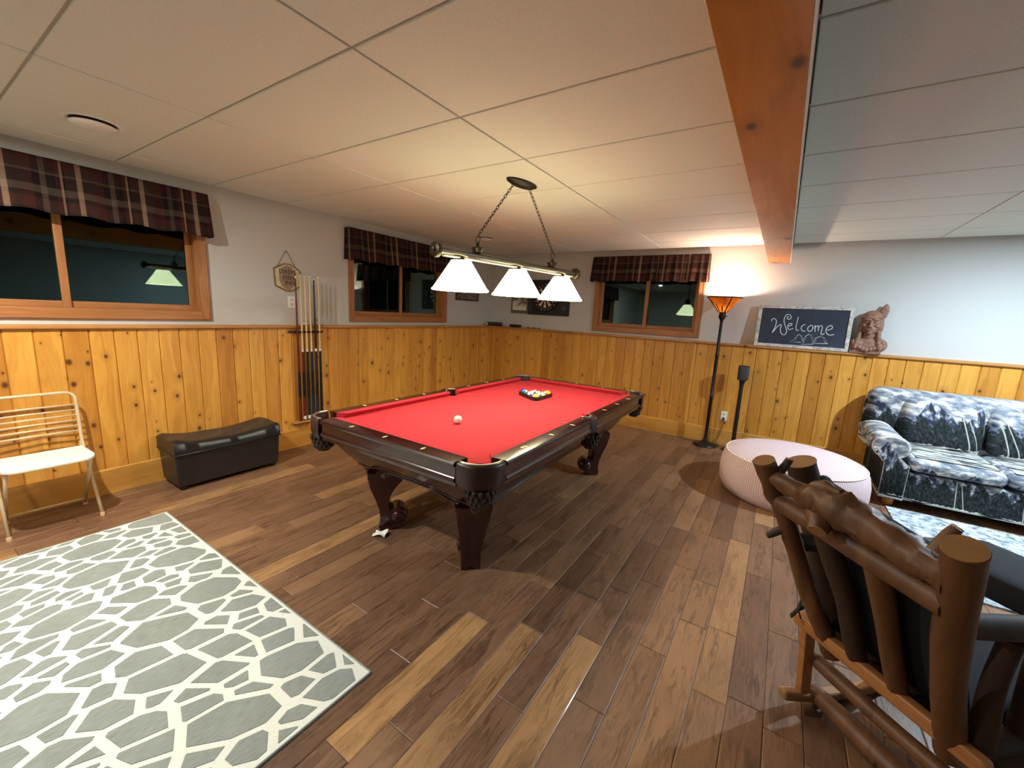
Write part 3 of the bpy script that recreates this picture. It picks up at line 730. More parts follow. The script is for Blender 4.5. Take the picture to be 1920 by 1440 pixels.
# ================================================================== VALANCES
def plaid():
    t = NT('plaid_valance'); uvn = t.n('ShaderNodeUVMap'); uvn.uv_map = 'UVMap'; u, v, _ = t.sep(uvn.outputs[0])
    B, D, Mr, Cr, Gy = lin(58, 42, 37), lin(33, 25, 24), lin(70, 38, 34), lin(168, 140, 116), lin(90, 76, 66)
    fu = t.math('FRACT', t.math('DIVIDE', u, .37)); fv = t.math('FRACT', t.math('DIVIDE', v, .26))
    a = t.ramp(fu, [(0, B), (.16, Cr), (.24, B), (.40, Mr), (.56, D), (.66, Gy), (.74, D), (.86, Mr), (.93, Cr), (.965, D)], 'CONSTANT')
    b = t.ramp(fv, [(0, D), (.22, Gy), (.40, D), (.52, Mr), (.72, B), (.86, Gy), (.92, D)], 'CONSTANT')
    col = t.mix(.5, a, b); col = t.mix(t.math('MULTIPLY', t.noise(t.mapping(t.coord(), (3, 3, .6)), 2.2, 2), .75), col, t.mix(1.0, col, (.45, .40, .40, 1), 'MULTIPLY'))
    n = t.noise(t.coord(), 600, 2); t.bump(n, .15, .002)
    return t.fin(col, .9, spec=.1)
M['plaid'] = plaid()
def valance(label, u0, u1, place, folds, seed):
    zt, zb, dep = 2.392, 2.045, .085; rnd = random.Random(seed); L = u1 - u0
    path = [(u0, -.001)] + [(u0, -dep * k / 4) for k in range(1, 4)]
    N = 150
    path += [(u0 + L * i / N, -dep) for i in range(N + 1)] + [(u1, -dep * k / 4) for k in (3, 2, 1)] + [(u1, -.001)]
    ph = [rnd.uniform(0, 6.28) for _ in range(4)]
    def amp(u):
        s = (u - u0) / L
        return folds(s)
    NV = 12; vs = []; uvs = []; acc = 0
    cols = []
    for i, (u, d) in enumerate(path):
        if i: acc += math.hypot(u - path[i-1][0], d - path[i-1][1]) * (1 + amp(u) * 14)
        for j in range(NV + 1):
            v = j / NV; z = zt + (zb - zt) * v; a = amp(u)
            f = a * (.55 * math.sin(u * 62 + ph[0]) + .45 * math.sin(u * 37 + ph[1] + 2 * v)) * (.5 + .7 * v) + .004 * math.sin(u * 11 + ph[2]) * v
            edge = 1 if (0 < i < len(path) - 1 and abs(d) > dep * .9) else 0
            flare = .035 * v * (1 if abs(d) > dep * .2 else 0)
            zz = z + (.008 * math.sin(u * 23 + ph[3]) * v if edge else 0)
            side = (-.015 * v if u == u0 else (.015 * v if u == u1 else 0))
            vs.append(place(u + side, d - flare - f * edge, zz)); uvs.append((acc, 1 - (z - zb)))
    n = NV + 1; fs = [(i*n+j, (i+1)*n+j, (i+1)*n+j+1, i*n+j+1) for i in range(len(path) - 1) for j in range(NV)]
    me = bpy.data.meshes.new('window_valance'); me.from_pydata(vs, [], fs); uv = me.uv_layers.new(name='UVMap')
    for l in me.loops: uv.data[l.index].uv = uvs[l.vertex_index]
    me.materials.append(M['plaid']); me.polygons.foreach_set('use_smooth', [True] * len(me.polygons))
    o = link('window_valance', me); s = o.modifiers.new('s', 'SOLIDIFY'); s.thickness = .003; s.offset = 0
    # hidden curtain rod
    tag(o, label, 'valance', 'plaid window valances')
    r = MB().box((u0 + .004, -dep + .006, zt - .03), (u1 - .004, -dep + .010, zt - .004)); r.v = [place(*q) for q in r.v]
    obj('rod', r, M['white'], o)
valance('dark brown plaid valance over the window at the left edge', -5.96, -4.165, PL, lambda s: .004 + .004 * s, 1)
valance('dark burgundy plaid valance over the left wall window near the corner', -2.80, -1.06, PL, lambda s: .005 + .004 * s, 2)
valance('gathered plaid valance over the back wall window beside the floor lamp', 1.785, 3.335, PB, lambda s: .003 + .011 * min(1, max(0, (s - .35) / .2)), 3)

# ================================================================== CUE RACK AND CUES
rackr = thing('cue_rack', 'wall cue rack with turned holder bar and pine foot shelf', 'cue rack', (0, -3.36, 0))
obj('foot_shelf', MB().box((.0265, -.185, .272), (.085, .165, .292)), M['pine_y'], rackr, bev=.004)
obj('holder_bar', MB().box((.0455, -.19, 1.222), (.052, .185, 1.248)), M['mahogany'], rackr, bev=.003)
for k in range(6):
    yk = -.105 + k * .0485
    ringp = [(.066 + .015 * math.cos(a), yk + .015 * math.sin(a), 1.235) for a in [2 * PI * q / 12 for q in range(12)]]
    obj('holder_ring', MB().tube(ringp, .0045, 6, closed=True), M['mahogany'], rackr, True)
M['maple'] = plain('pale_maple', (222, 190, 138), .3, var=.06); M['cueblack'] = plain('cue_black', (20, 20, 24), .3); M['cuered'] = plain('cue_rosewood', (104, 34, 24), .25, var=.3); M['cueblue'] = plain('cue_blue', (24, 44, 66), .25, var=.2); M['cuegreen'] = plain('cue_dark_green', (30, 44, 34), .25, var=.2); M['cuepurple'] = plain('cue_purple', (44, 34, 56), .25)
cues = [('rosewood', M['cuered'], M['cuered'], 'pool cue with rosewood shaft at the left end of the rack', 1.80, 'black'), ('cuered', M['maple'], M['cuered'], 'pool cue with maple shaft and rosewood butt', 1.82, 'w'),
        ('g', M['maple'], M['cuegreen'], 'pool cue with maple shaft and dark green butt', 1.815, 'w'), ('b', M['maple'], M['cueblue'], 'pool cue with maple shaft and navy blue butt', 1.82, 'w'),
        ('k', M['cueblack'], M['cuepurple'], 'pool cue with black shaft and dark purple butt', 1.80, 'w'), ('bb', M['maple'], M['cueblack'], 'pool cue with maple shaft and black butt at the right end', 1.82, 'w')]
for k, (_, shm, btm, lb, ztp, capc) in enumerate(cues):
    yk = -3.465 + k * .0485
    c = thing('pool_cue', lb, 'pool cue', (.066, yk, .2925), 0, 'cues in the wall rack'); hh = ztp - .2925
    lean = random.uniform(-.01, .012)
    def seg(r0, z0, r1, z1): return MB().lathe([(r0, z0), (r1, z1)], 12, cap=True)
    obj('bumper', seg(.014, 0, .0145, .012), M['black'], c, 40)
    obj('butt_cap', seg(.0148, .0125, .0147, .05), M['cream2'] if capc == 'w' else M['cuered'], c, 40)
    obj('butt_sleeve', seg(.0146, .0505, .0138, .26), btm if k != 0 else M['cuered'], c, 40)
    obj('grip', seg(.0138, .2605, .0125, .52), M['cueblack'], c, 40)
    obj('forearm', seg(.0125, .5205, .0108, .735), btm, c, 40)
    obj('joint', seg(.0108, .7355, .0106, .765), M['cream2'] if k else M['cuered'], c, 40)
    obj('shaft', seg(.0105, .7655, .0065, hh - .03), shm, c, 40)
    obj('ferrule', seg(.0065, hh - .0295, .0063, hh - .006), M['cream2'], c, 40)
    obj('tip', seg(.0063, hh - .0055, .006, hh), M['cueblue'], c, 40)
    c.rotation_euler = (0, 0, 0)

# ================================================================== TEXT helper
def text_mb(txt, size, ext=.001, align='CENTER'):
    cu = bpy.data.curves.new('txt', 'FONT'); cu.body = txt; cu.size = size; cu.extrude = ext; cu.align_x = align; cu.align_y = 'CENTER'
    o = bpy.data.objects.new('txt', cu); COL.objects.link(o); me = bpy.data.meshes.new_from_object(o.evaluated_get(bpy.context.evaluated_depsgraph_get()))
    mb = MB().add([tuple(v.co) for v in me.vertices], [tuple(p.vertices) for p in me.polygons])
    bpy.data.objects.remove(o); bpy.data.curves.remove(cu); bpy.data.meshes.remove(me); return mb
# matrix that maps text plane (x right, y up, z out) onto the left wall (x right -> +y, out -> +x)
TL = lambda p: Matrix.Translation(p) @ Matrix(((0, 0, 1, 0), (1, 0, 0, 0), (0, 1, 0, 0), (0, 0, 0, 1)))
TBk = lambda p: Matrix.Translation(p) @ Matrix(((1, 0, 0, 0), (0, 0, -1, 0), (0, 1, 0, 0), (0, 0, 0, 1)))
# hanging sign
sgn = thing('hanging_sign', 'small cream octagonal wall sign with brown oval reading DAD\'S FISH INN', 'sign', (-.07, -3.478, 1.775))
M['signcream'] = plain('cream_sign_paint', (206, 190, 152), .7, var=.12); M['signedge'] = plain('weathered_sign_edge', (128, 104, 66), .7, var=.2); M['signoval'] = plain('taupe_sign_oval', (150, 128, 112), .7, var=.12); M['signtext'] = plain('sign_lettering', (70, 44, 36), .7); M['twine'] = plain('jute_twine', (150, 130, 96), .9)
octo = lambda s: [(-.135 * s, .085 * s), (-.03 * s, .14 * s), (.03 * s, .142 * s), (.135 * s, .085 * s), (.132 * s, -.085 * s), (.04 * s, -.135 * s), (-.02 * s, -.135 * s), (-.125 * s, -.09 * s)]
obj('backing', MB().prism(octo(1), .001, .012).xf(TL((0, 0, 0))), M['signedge'], sgn, bev=.003)
obj('panel', MB().prism(octo(.9), .0125, .016).xf(TL((0, 0, 0))), M['signcream'], sgn)
obj('oval', MB().prism([(.085 * math.cos(a), .118 * math.sin(a)) for a in [2 * PI * k / 28 for k in range(28)]], .0165, .019).xf(TL((0, 0, 0))), M['signoval'], sgn)
for txt, dx, dz, sz in (("DAD'S", .0, .055, .062), ('FISH', .008, .0, .062), ('INN', .022, -.052, .06)):
    obj('lettering', text_mb(txt, sz, .0008).xf(TL((.0200, dx, dz))), M['signtext'], sgn)
obj('hanger', MB().tube([(.006, -.095, .105), (.004, -.01, .255), (.004, .01, .255), (.006, .085, .115)], .0022, 6), M['twine'], sgn, True)
obj('nail', MB().tube([(.0005, 0, .256), (.02, 0, .258)], .004, 8), M['blackmetal'], sgn)
# pale ornament on the ledge behind the cues
orn = thing('ledge_ornament', 'small pale driftwood ornament on the ledge behind the cues', 'ornament', (-.03, -3.25, HC))
M['pale'] = plain('pale_driftwood', (214, 204, 190), .8, var=.12)
obj('slab', MB().tube([(.0, -.10, .014), (.005, -.03, .02), (.0, .06, .015), (.0, .13, .010)], [.010, .014, .012, .006], 10, sq=(1, 1.4)), M['pale'], orn, True)
obj('branch', MB().tube([(0, -.05, .028), (.002, -.01, .06), (0, .03, .085), (0, .07, .05)], [.012, .013, .012, .006], 8, wob=.3, seed=4), M['pale'], orn, True)
# framed picture on the left wall
pf = thing('picture_frame', 'long dark framed picture on the left wall beside the corner', 'picture frame', (-.07, -.605, 1.79))
M['fr'] = plain('dark_frame', (60, 44, 38), .5); 
t = NT('fish_print'); n = t.noise(t.mapping(t.coord(), (1, 3, 14)), 3, 3); M['print1'] = t.fin(t.ramp(n, [(.3, lin(74, 66, 62)), (.6, lin(130, 112, 104)), (.8, lin(160, 140, 130))]), .35)
obj('frame', MB().box((.0005, -.28, -.10), (.018, -.26, .10)).box((.0005, .26, -.10), (.018, .28, .10)).box((.0005, -.26, .08), (.018, .26, .10)).box((.0005, -.26, -.10), (.018, .26, -.08)), M['fr'], pf)
obj('print', MB().box((.001, -.259, -.079), (.008, .259, .079)), M['print1'], pf)
# ------------------------------------------------------------------ dartboard cabinet on the back wall
db = thing('dartboard_cabinet', 'open dark dartboard cabinet on the back wall behind the pendant', 'dartboard', (1.05, .07, 1.80))
M['dk'] = plain('black_cabinet_wood', (30, 26, 26), .6, var=.15); M['felt'] = plain('chalk_slate', (36, 44, 48), .5, var=.15)
obj('cabinet_back', MB().box((-.37, -.02, -.275), (.37, -.0005, .275)), M['dk'], db, bev=.004)
obj('scoreboard', MB().box((.21, -.026, -.25), (.345, -.0205, .25)), M['felt'], db)
obj('scoreboard', MB().box((-.355, -.026, -.25), (-.27, -.0205, .25)), M['felt'], db)
M['sis1'] = plain('dart_cream', (216, 200, 176), .8); M['sis2'] = plain('dart_black', (22, 20, 22), .8); M['dred'] = plain('dart_red', (150, 26, 24), .8); M['dgrn'] = plain('dart_green', (20, 92, 50), .8)
brd = obj('board', MB().lathe([(.001, .028), (.222, .028), (.225, .022), (.225, .0)], 40, c=(0, 0, 0)).xf(Matrix.Translation((-.04, -.021, 0)) @ Matrix.Rotation(PI / 2, 4, 'X')), M['sis2'], db, 40)
def wedge(r0, r1, a0, a1, z0=.0285, z1=.0300):
    p = [(r0 * math.cos(a0), r0 * math.sin(a0))] + [(r1 * math.cos(a0 + (a1 - a0) * i / 3), r1 * math.sin(a0 + (a1 - a0) * i / 3)) for i in range(4)] + [(r0 * math.cos(a1), r0 * math.sin(a1))]
    return MB().prism(p, z0, z1).xf(Matrix.Translation((-.04, -.021, 0)) @ Matrix.Rotation(PI / 2, 4, 'X'))
for k in range(20):
    a0 = 2 * PI * (k - .5) / 20; a1 = a0 + 2 * PI / 20
    obj('segment', wedge(.012, .098, a0, a1), M['sis1'] if k % 2 else M['sis2'], brd)
    obj('triple', wedge(.0985, .106, a0, a1), M['dgrn'] if k % 2 else M['dred'], brd)
    obj('segment', wedge(.1065, .160, a0, a1), M['sis1'] if k % 2 else M['sis2'], brd)
    obj('double', wedge(.1605, .168, a0, a1), M['dgrn'] if k % 2 else M['dred'], brd)
NUM = [6, 13, 4, 18, 1, 20, 5, 12, 9, 14, 11, 8, 16, 7, 19, 3, 17, 2, 15, 10]
for k, nn in enumerate(NUM):
    a = 2 * PI * k / 20
    obj('numeral', text_mb(str(nn), .034, .0006).xf(TBk((-.04 + .194 * math.cos(a), -.0505, .194 * math.sin(a)))), M['sis1'], brd)
obj('bull', MB().lathe([(.001, .0305), (.0115, .0305), (.0115, .0285)], 12).xf(Matrix.Translation((-.04, -.021, 0)) @ Matrix.Rotation(PI / 2, 4, 'X')), M['dred'], brd)
for zz in (-.14, -.17): obj('chalk_mark', MB().tube([(.26, -.0275, zz), (.29, -.0275, zz - .004), (.305, -.0275, zz + .002)], .002, 5), M['sis1'], db)
# small framed photo beside it
fp = thing('picture_frame', 'small grey framed photo on the back wall left of the dartboard', 'picture frame', (.515, .07, 1.69))
M['gfr'] = plain('grey_frame', (96, 90, 84), .5)
t = NT('mountain_photo'); g = t.sep(t.coord())[2]; n = t.noise(t.coord(), 14, 4); M['print2'] = t.fin(t.ramp(t.math('ADD', t.math('MULTIPLY', g, 2.0), n), [(.25, lin(232, 226, 214)), (.5, lin(196, 188, 170)), (.62, lin(120, 112, 102)), (.8, lin(96, 92, 88))]), .3)
obj('frame', MB().box((-.165, -.02, -.155), (.165, -.0005, .155)), M['gfr'], fp, bev=.004)
obj('print', MB().box((-.135, -.0225, -.105), (.135, -.0205, .12)), M['print2'], fp)
# things on the ledge by the corner
def tube_thing(name, label, cat, p0, p1, r, mat, endmat, capr=None):
    t_ = thing(name, label, cat, (0, 0, 0)); d = (Vector(p1) - Vector(p0)).normalized()
    obj('body', MB().tube([p0, p1], r, 16), mat, t_, 40)
    q = Vector(p0) - d * .0005; obj('end_cap', MB().tube([q, q - d * .012], r * .95, 16), endmat, t_, 40); return t_
M['dkgreen'] = plain('dark_green_card', (28, 32, 26), .6); M['tan'] = plain('tan_card', (214, 178, 140), .6)
tube_thing('storage_tube', 'dark green cardboard tube lying on the ledge at the corner', 'tube', (-.03, -.085, HC + .0325), (.20, .015, HC + .0325), .032, M['dkgreen'], M['tan'])
cl = thing('wooden_ball', 'small tan wooden ball on the ledge beside the dark tube', 'ball', (-.012, -.135, HC)); obj('sphere', MB().ell((0, 0, .028), (.027, .027, .027), 14, 9), M['tan'], cl, True)
bxx = thing('dart_case', 'flat black dart case on the ledge left of the dartboard', 'case', (.49, -.005, HC)); obj('lid', MB().box((-.10, -.03, .026), (.10, .03, .046)), M['black'], bxx, bev=.004); obj('tray', MB().box((-.10, -.03, .0005), (.10, .03, .0255)), M['black'], bxx, bev=.004)
for k, (xx, cmat) in enumerate(((.70, M['cuered']), (.80, M['cuegreen']), (.90, M['bronze']))):
    d_ = thing('dart', 'dart with %s flight lying on the ledge below the dartboard' % ('dark red', 'dark green', 'bronze')[k], 'dart', (xx, -.012, HC), .2 * k, 'darts on the ledge')
    obj('barrel', MB().tube([(-.05, 0, .010), (.0, 0, .010)], .004, 8), M['steel'], d_, True); obj('shaft', MB().tube([(.0005, 0, .010), (.045, 0, .010)], .0025, 6), M['black'], d_, True)
    obj('flight', MB().box((.03, -.0005, .0005), (.06, .0005, .021)).box((.03, -.010, .0095), (.06, .010, .0105)), cmat, d_)

# ================================================================== CHALKBOARD
cbw, cbh = .895, .485
chb = thing('chalkboard_sign', 'framed chalkboard reading Welcome with three chalk pine trees on ledge', 'chalkboard', (4.394, -.028, HC))
chb.rotation_euler = (-.10, 0, 0)
t = NT('whitewashed_wood'); n = t.noise(t.mapping(t.coord(), (3, 3, 3)), 9, 5, .7); M['wash'] = t.fin(t.ramp(n, [(.3, lin(120, 108, 98)), (.5, lin(190, 184, 176)), (.7, lin(222, 218, 212))]), .8)
t = NT('slate_chalkboard'); n = t.noise(t.coord(), 5, 4, .7); M['slate'] = t.fin(t.ramp(n, [(.3, lin(34, 40, 52)), (.75, lin(50, 58, 72))]), .8)
fw_ = .036
obj('board', MB().box((-cbw / 2 + .01, -.010, .01), (cbw / 2 - .01, .004, cbh - .01)), M['slate'], chb)
for a, b in (((-cbw / 2, -.02, 0.0005), (cbw / 2, .006, fw_)), ((-cbw / 2, -.02, cbh - fw_), (cbw / 2, .006, cbh)), ((-cbw / 2, -.02, fw_), (-cbw / 2 + fw_, .006, cbh - fw_)), ((cbw / 2 - fw_, -.02, fw_), (cbw / 2, .006, cbh - fw_))):
    obj('frame_rail', MB().box(a, b), M['wash'], chb, bev=.002)
M['chalk'] = plain('white_chalk', (208, 212, 216), .9, var=.1, scale=200)
ST = [[(0.139,0.377),(0.132,0.342),(0.142,0.301),(0.164,0.295),(0.186,0.337),(0.192,0.406),(0.184,0.539),(0.161,0.7),(0.188,0.6),(0.219,0.499),(0.249,0.452),(0.258,0.478),(0.253,0.565),(0.259,0.652),(0.281,0.718),(0.312,0.732),(0.33,0.677),(0.329,0.608),(0.307,0.489),(0.284,0.37),(0.281,0.267),(0.294,0.188),(0.321,0.156),(0.348,0.183),(0.359,0.242),(0.348,0.286),(0.326,0.294),(0.312,0.264),(0.318,0.226),(0.333,0.228)],[(0.336,0.486),(0.364,0.474),(0.382,0.429),(0.37,0.405),(0.346,0.424),(0.336,0.495),(0.344,0.554),(0.367,0.582),(0.404,0.538)],[(0.44,0.218),(0.437,0.338),(0.433,0.492),(0.441,0.576),(0.454,0.592),(0.471,0.573)],[(0.538,0.429),(0.517,0.431),(0.496,0.484),(0.497,0.552),(0.518,0.601),(0.549,0.597)],[(0.601,0.43),(0.576,0.475),(0.569,0.543),(0.588,0.6),(0.614,0.58),(0.627,0.511),(0.619,0.445),(0.601,0.43)],[(0.645,0.425),(0.657,0.608)],[(0.651,0.516),(0.663,0.448),(0.68,0.438),(0.686,0.479),(0.691,0.578)],[(0.687,0.495),(0.7,0.436),(0.72,0.433),(0.73,0.482),(0.724,0.591),(0.727,0.648),(0.742,0.671),(0.763,0.627)],[(0.784,0.541),(0.815,0.521),(0.839,0.477),(0.828,0.421),(0.802,0.424),(0.777,0.493),(0.777,0.584),(0.801,0.655),(0.832,0.667),(0.87,0.645)],
[(0.482,0.699),(0.454,0.754),(0.468,0.752),(0.438,0.826),(0.455,0.823),(0.39,0.919),(0.522,0.915)],[(0.482,0.699),(0.521,0.753),(0.512,0.772),(0.539,0.81),(0.519,0.83),(0.544,0.878)],[(0.596,0.675),(0.549,0.749),(0.57,0.746),(0.54,0.827),(0.561,0.824),(0.534,0.896),(0.555,0.893),(0.529,0.965),(0.659,0.943)],[(0.596,0.675),(0.638,0.728),(0.622,0.747),(0.66,0.809),(0.634,0.821),(0.668,0.875),(0.642,0.887),(0.662,0.943)],[(0.725,0.715),(0.665,0.783),(0.686,0.788),(0.661,0.867),(0.684,0.864),(0.664,0.917),(0.818,0.9)],[(0.725,0.715),(0.778,0.757),(0.762,0.768),(0.796,0.829),(0.771,0.842),(0.818,0.9)]]
iw, ih = cbw - 2 * fw_, cbh - 2 * fw_
for k, st in enumerate(ST):
    P3 = [Vector((-iw / 2 + s * iw, -.0115, fw_ + (1 - v) * ih)) for s, v in st]
    if k < 9:      # smooth handwriting
        Q = []
        for i in range(len(P3) - 1):
            p0, p1, p2, p3 = P3[max(i-1, 0)], P3[i], P3[i+1], P3[min(i+2, len(P3)-1)]
            for q in range(4):
                s = q / 4; Q.append(.5 * ((2*p1) + (p2-p0)*s + (2*p0-5*p1+4*p2-p3)*s*s + (3*p1-p0-3*p2+p3)*s**3))
        P3 = Q + [P3[-1]]
    obj('chalk_letter' if k < 9 else 'chalk_tree', MB().tube(P3, .0045 if k < 9 else .0026, 6, sq=(1, 1)), M['chalk'], chb, True)

# ================================================================== BUST
bust = thing('clay_bust', 'reddish brown clay bust with braids and a feather on the ledge', 'bust', (4.995, -.022, HC), -.16)
t = NT('terracotta_clay'); n = t.noise(t.coord(), 45, 4, .6); t.bump(n, .5, .006); M['clay'] = t.fin(t.ramp(n, [(.3, lin(112, 78, 62)), (.7, lin(160, 118, 98))]), .55)
b = MB()
def R3(ax, ang): return Matrix.Rotation(ang, 3, ax)
hz = .325; K = 1.28
def E(c, r, nu=14, nv=10, rot=None, m=None):            # head-space ellipsoid scaled about the head centre
    (m or b).ell((c[0] * K, c[1] * K, hz + c[2] * K), (r[0] * K, r[1] * K, r[2] * K), nu, nv, rot)
# chest, shoulders and base block (forward is -y)
b.ell((0, 0, .085), (.145, .055, .095), 22, 12); b.ell((-.075, -.010, .085), (.075, .05, .085), 16, 10); b.ell((.085, -.006, .095), (.078, .048, .075), 16, 10)
b.box((-.14, -.045, 0), (.12, .045, .05))
for i in range(11):                                      # rough fringed collar
    a = -1.25 + 2.5 * i / 10; b.ell((.125 * math.sin(a), -.034 - .022 * math.cos(a), .105 - .065 * math.cos(a) + .03 * abs(a)), (.022, .014, .024), 8, 6)
b.ell((0, -.004, .20), (.058, .048, .07), 14, 10)        # neck
E((0, -.004, 0), (.066, .060, .088), 20, 14)             # skull
E((0, -.026, -.045), (.052, .042, .05)); E((0, -.056, -.080), (.022, .016, .016))          # jaw, chin
for sg_ in (-1, 1):
    E((sg_ * .036, -.046, -.022), (.024, .02, .018)); E((sg_ * .026, -.0615, .006), (.013, .007, .006)); E((sg_ * .027, -.056, .027), (.026, .014, .010))   # cheekbone, eyelid, brow
E((0, -.074, -.008), (.011, .016, .030), rot=R3('X', -.25)); E((0, -.080, -.030), (.017, .012, .010))      # nose
E((0, -.068, -.050), (.026, .010, .006)); E((0, -.065, -.062), (.022, .010, .0055))                        # lips
bo = obj('figure', b, M['clay'], bust, True)
rm = bo.modifiers.new('remesh', 'REMESH'); rm.mode = 'VOXEL'; rm.voxel_size = .003; rm.use_smooth_shade = True
hair = MB()
E((0, .012, .024), (.073, .056, .080), 20, 14, m=hair); E((.056, .004, -.02), (.026, .044, .075), m=hair); E((-.056, .004, -.02), (.024, .040, .07), m=hair); hair.ell((0, .022, .215), (.095, .030, .10), 16, 10)
for s in (-1, 1):
    for k in range(8): hair.ell((s * (.072 + .004 * k), -.028 - .004 * k, hz - .095 - .024 * k), (.024, .020, .019), 10, 7)
ho = obj('hair', hair, M['clay'], bust, True); rm = ho.modifiers.new('remesh', 'REMESH'); rm.mode = 'VOXEL'; rm.voxel_size = .003; rm.use_smooth_shade = True
obj('headband', MB().tube([(.093 * math.cos(a), .006 + .078 * math.sin(a), hz + .060 + .008 * math.sin(a)) for a in [2 * PI * k / 30 for k in range(30)]], .008, 8, closed=True), M['clay'], bust, True)
fe = MB().loft([[(.072 + .022 * t_ + wv * math.cos(a), .048 + dv * math.sin(a), hz + .03 + .175 * t_) for a in [2 * PI * k / 10 for k in range(10)]] for t_, wv, dv in ((0, .016, .006), (.25, .032, .008), (.55, .038, .008), (.8, .028, .007), (.94, .013, .005), (1, .002, .002))])
obj('feather', fe, M['clay'], bust, True)

# ================================================================== POUF
t = NT('pink_corduroy'); x, y, z = t.sep(t.coord()); wv = t.math('SINE', t.math('MULTIPLY', t.math('ADD', x, t.math('MULTIPLY', y, .5)), 330.0)); t.bump(wv, .35, .004)
M['cord'] = t.fin(t.mix(t.math('MULTIPLY_ADD', wv, .5, .5), lin(204, 176, 180), lin(232, 212, 214)), .95, spec=.1)
t = NT('pink_corduroy_side'); x, y, z = t.sep(t.coord()); an = t.math('ARCTAN2', y, x); wv = t.math('SINE', t.math('MULTIPLY', an, 190.0)); t.bump(wv, .35, .004)
M['cords'] = t.fin(t.mix(t.math('MULTIPLY_ADD', wv, .5, .5), lin(198, 166, 168), lin(226, 202, 203)), .95, spec=.1)
M['piping'] = plain('pale_piping', (236, 212, 206), .8)
pouf = thing('pouf', 'large round pale pink corduroy pouf in front of the sofa', 'pouf', (4.45, -1.36, 0))
PR = .575
obj('side', MB().lathe([(PR * .86, .0), (PR * .93, .012), (PR * .985, .08), (PR, .16), (PR * .995, .25), (PR * .965, .33), (PR * .93, .365)], 64), M['cords'], pouf, True)
obj('top', MB().lathe([(PR * .93, .366), (PR * .86, .392), (PR * .65, .418), (PR * .35, .430), (.001, .433)], 64), M['cord'], pouf, True)
for rr_, zz in ((PR * .935, .367), (PR * .885, .006)): obj('piping', MB().tube([(rr_ * math.cos(a), rr_ * math.sin(a), zz) for a in [2 * PI * k / 72 for k in range(72)]], .006, 6, closed=True), M['piping'], pouf, True)

# ================================================================== SOFA
def scenic(name, z0, per, su=1.0, seed=0.0):
    """printed mountain-lake scene: sky, ridges, dark forest, birches, snow"""
    t = NT(name); x, y, z = t.sep(t.coord()); u = t.math('ADD', t.math('MULTIPLY', t.math('ADD', x, t.math('MULTIPLY', y, .9)), su), seed)
    v = t.math('DIVIDE', t.math('SUBTRACT', z, z0), per)
    cl = t.noise(t.comb(t.math('MULTIPLY', u, 9.0), t.math('MULTIPLY', v, 9.0), 0.0), 1.3, 4, .6)
    sky = t.ramp(cl, [(.38, lin(96, 102, 116)), (.5, lin(142, 146, 154)), (.6, lin(212, 210, 202))])
    def tri(freq, ph): return t.math('PINGPONG', t.math('ADD', t.math('MULTIPLY', u, freq), ph), .5)
    rn = t.noise(t.comb(t.math('MULTIPLY', u, 26.0), 0.0, 0.0), 1.0, 3, .6)
    r1 = t.math('ADD', t.math('MULTIPLY', tri(3.6, .13), .62), t.math('MULTIPLY_ADD', rn, .16, .36))
    r2_ = t.math('ADD', t.math('MULTIPLY', tri(5.3, .61), .42), t.math('MULTIPLY_ADD', rn, .2, .28))
    snow = t.noise(t.comb(t.math('MULTIPLY', u, 30.0), t.math('MULTIPLY', v, 8.0), 3.0), 1.0, 3, .6)
    rock1 = t.ramp(snow, [(.45, lin(48, 52, 64)), (.55, lin(116, 124, 142)), (.64, lin(206, 204, 198))])
    fo = t.noise(t.comb(t.math('MULTIPLY', u, 60.0), t.math('MULTIPLY', v, 14.0), 7.0), 1.0, 4, .7)
    forest = t.ramp(fo, [(.35, lin(20, 24, 28)), (.55, lin(46, 52, 52)), (.75, lin(92, 96, 92))])
    col = t.mix(t.math('LESS_THAN', v, r1), sky, rock1)
    low = t.math('ADD', t.math('MULTIPLY_ADD', fo, .3, .22), t.math('MULTIPLY', tri(9.0, .3), .35))
    col = t.mix(t.math('LESS_THAN', v, t.math('MINIMUM', low, .6)), col, forest)
    # birch trunks
    bu = t.math('FRACT', t.math('ADD', t.math('MULTIPLY', u, 5.2), t.math('MULTIPLY', v, .22)))
    bk = t.math('ADD', t.math('LESS_THAN', t.math('ABSOLUTE', t.math('SUBTRACT', bu, .42)), .020), t.math('LESS_THAN', t.math('ABSOLUTE', t.math('SUBTRACT', t.math('ADD', bu, t.math('MULTIPLY', v, .28)), .72)), .016), clamp=True)
    bv = t.math('MULTIPLY', t.math('LESS_THAN', v, .55), t.math('GREATER_THAN', v, .06))
    brn = t.math('GREATER_THAN', t.noise(t.comb(t.math('FLOOR', t.math('MULTIPLY', u, 5.2)), .3, .0), 7.0, 0), .5)
    col = t.mix(t.math('MULTIPLY', t.math('MULTIPLY', bk, bv), brn), col, lin(172, 172, 162))
    # snowy ground
    gr = t.noise(t.comb(t.math('MULTIPLY', u, 7.0), t.math('MULTIPLY', v, 30.0), 1.0), 1.0, 2)
    ground = t.ramp(gr, [(.42, lin(40, 46, 54)), (.5, lin(222, 220, 212))])
    col = t.mix(t.math('LESS_THAN', v, t.math('MULTIPLY_ADD', rn, .1, .05)), col, ground)
    t.bump(t.noise(t.coord(), 500, 2), .1, .002)
    return t.fin(col, .9, spec=.1)
M['sc_back'] = scenic('scenic_print_back', .45, .62, .8); M['sc_low'] = scenic('scenic_print_seat', .06, .50, 1.0, 2.3); M['sc_arm'] = scenic('scenic_print_arm', .06, .72, 1.0, 5.1)
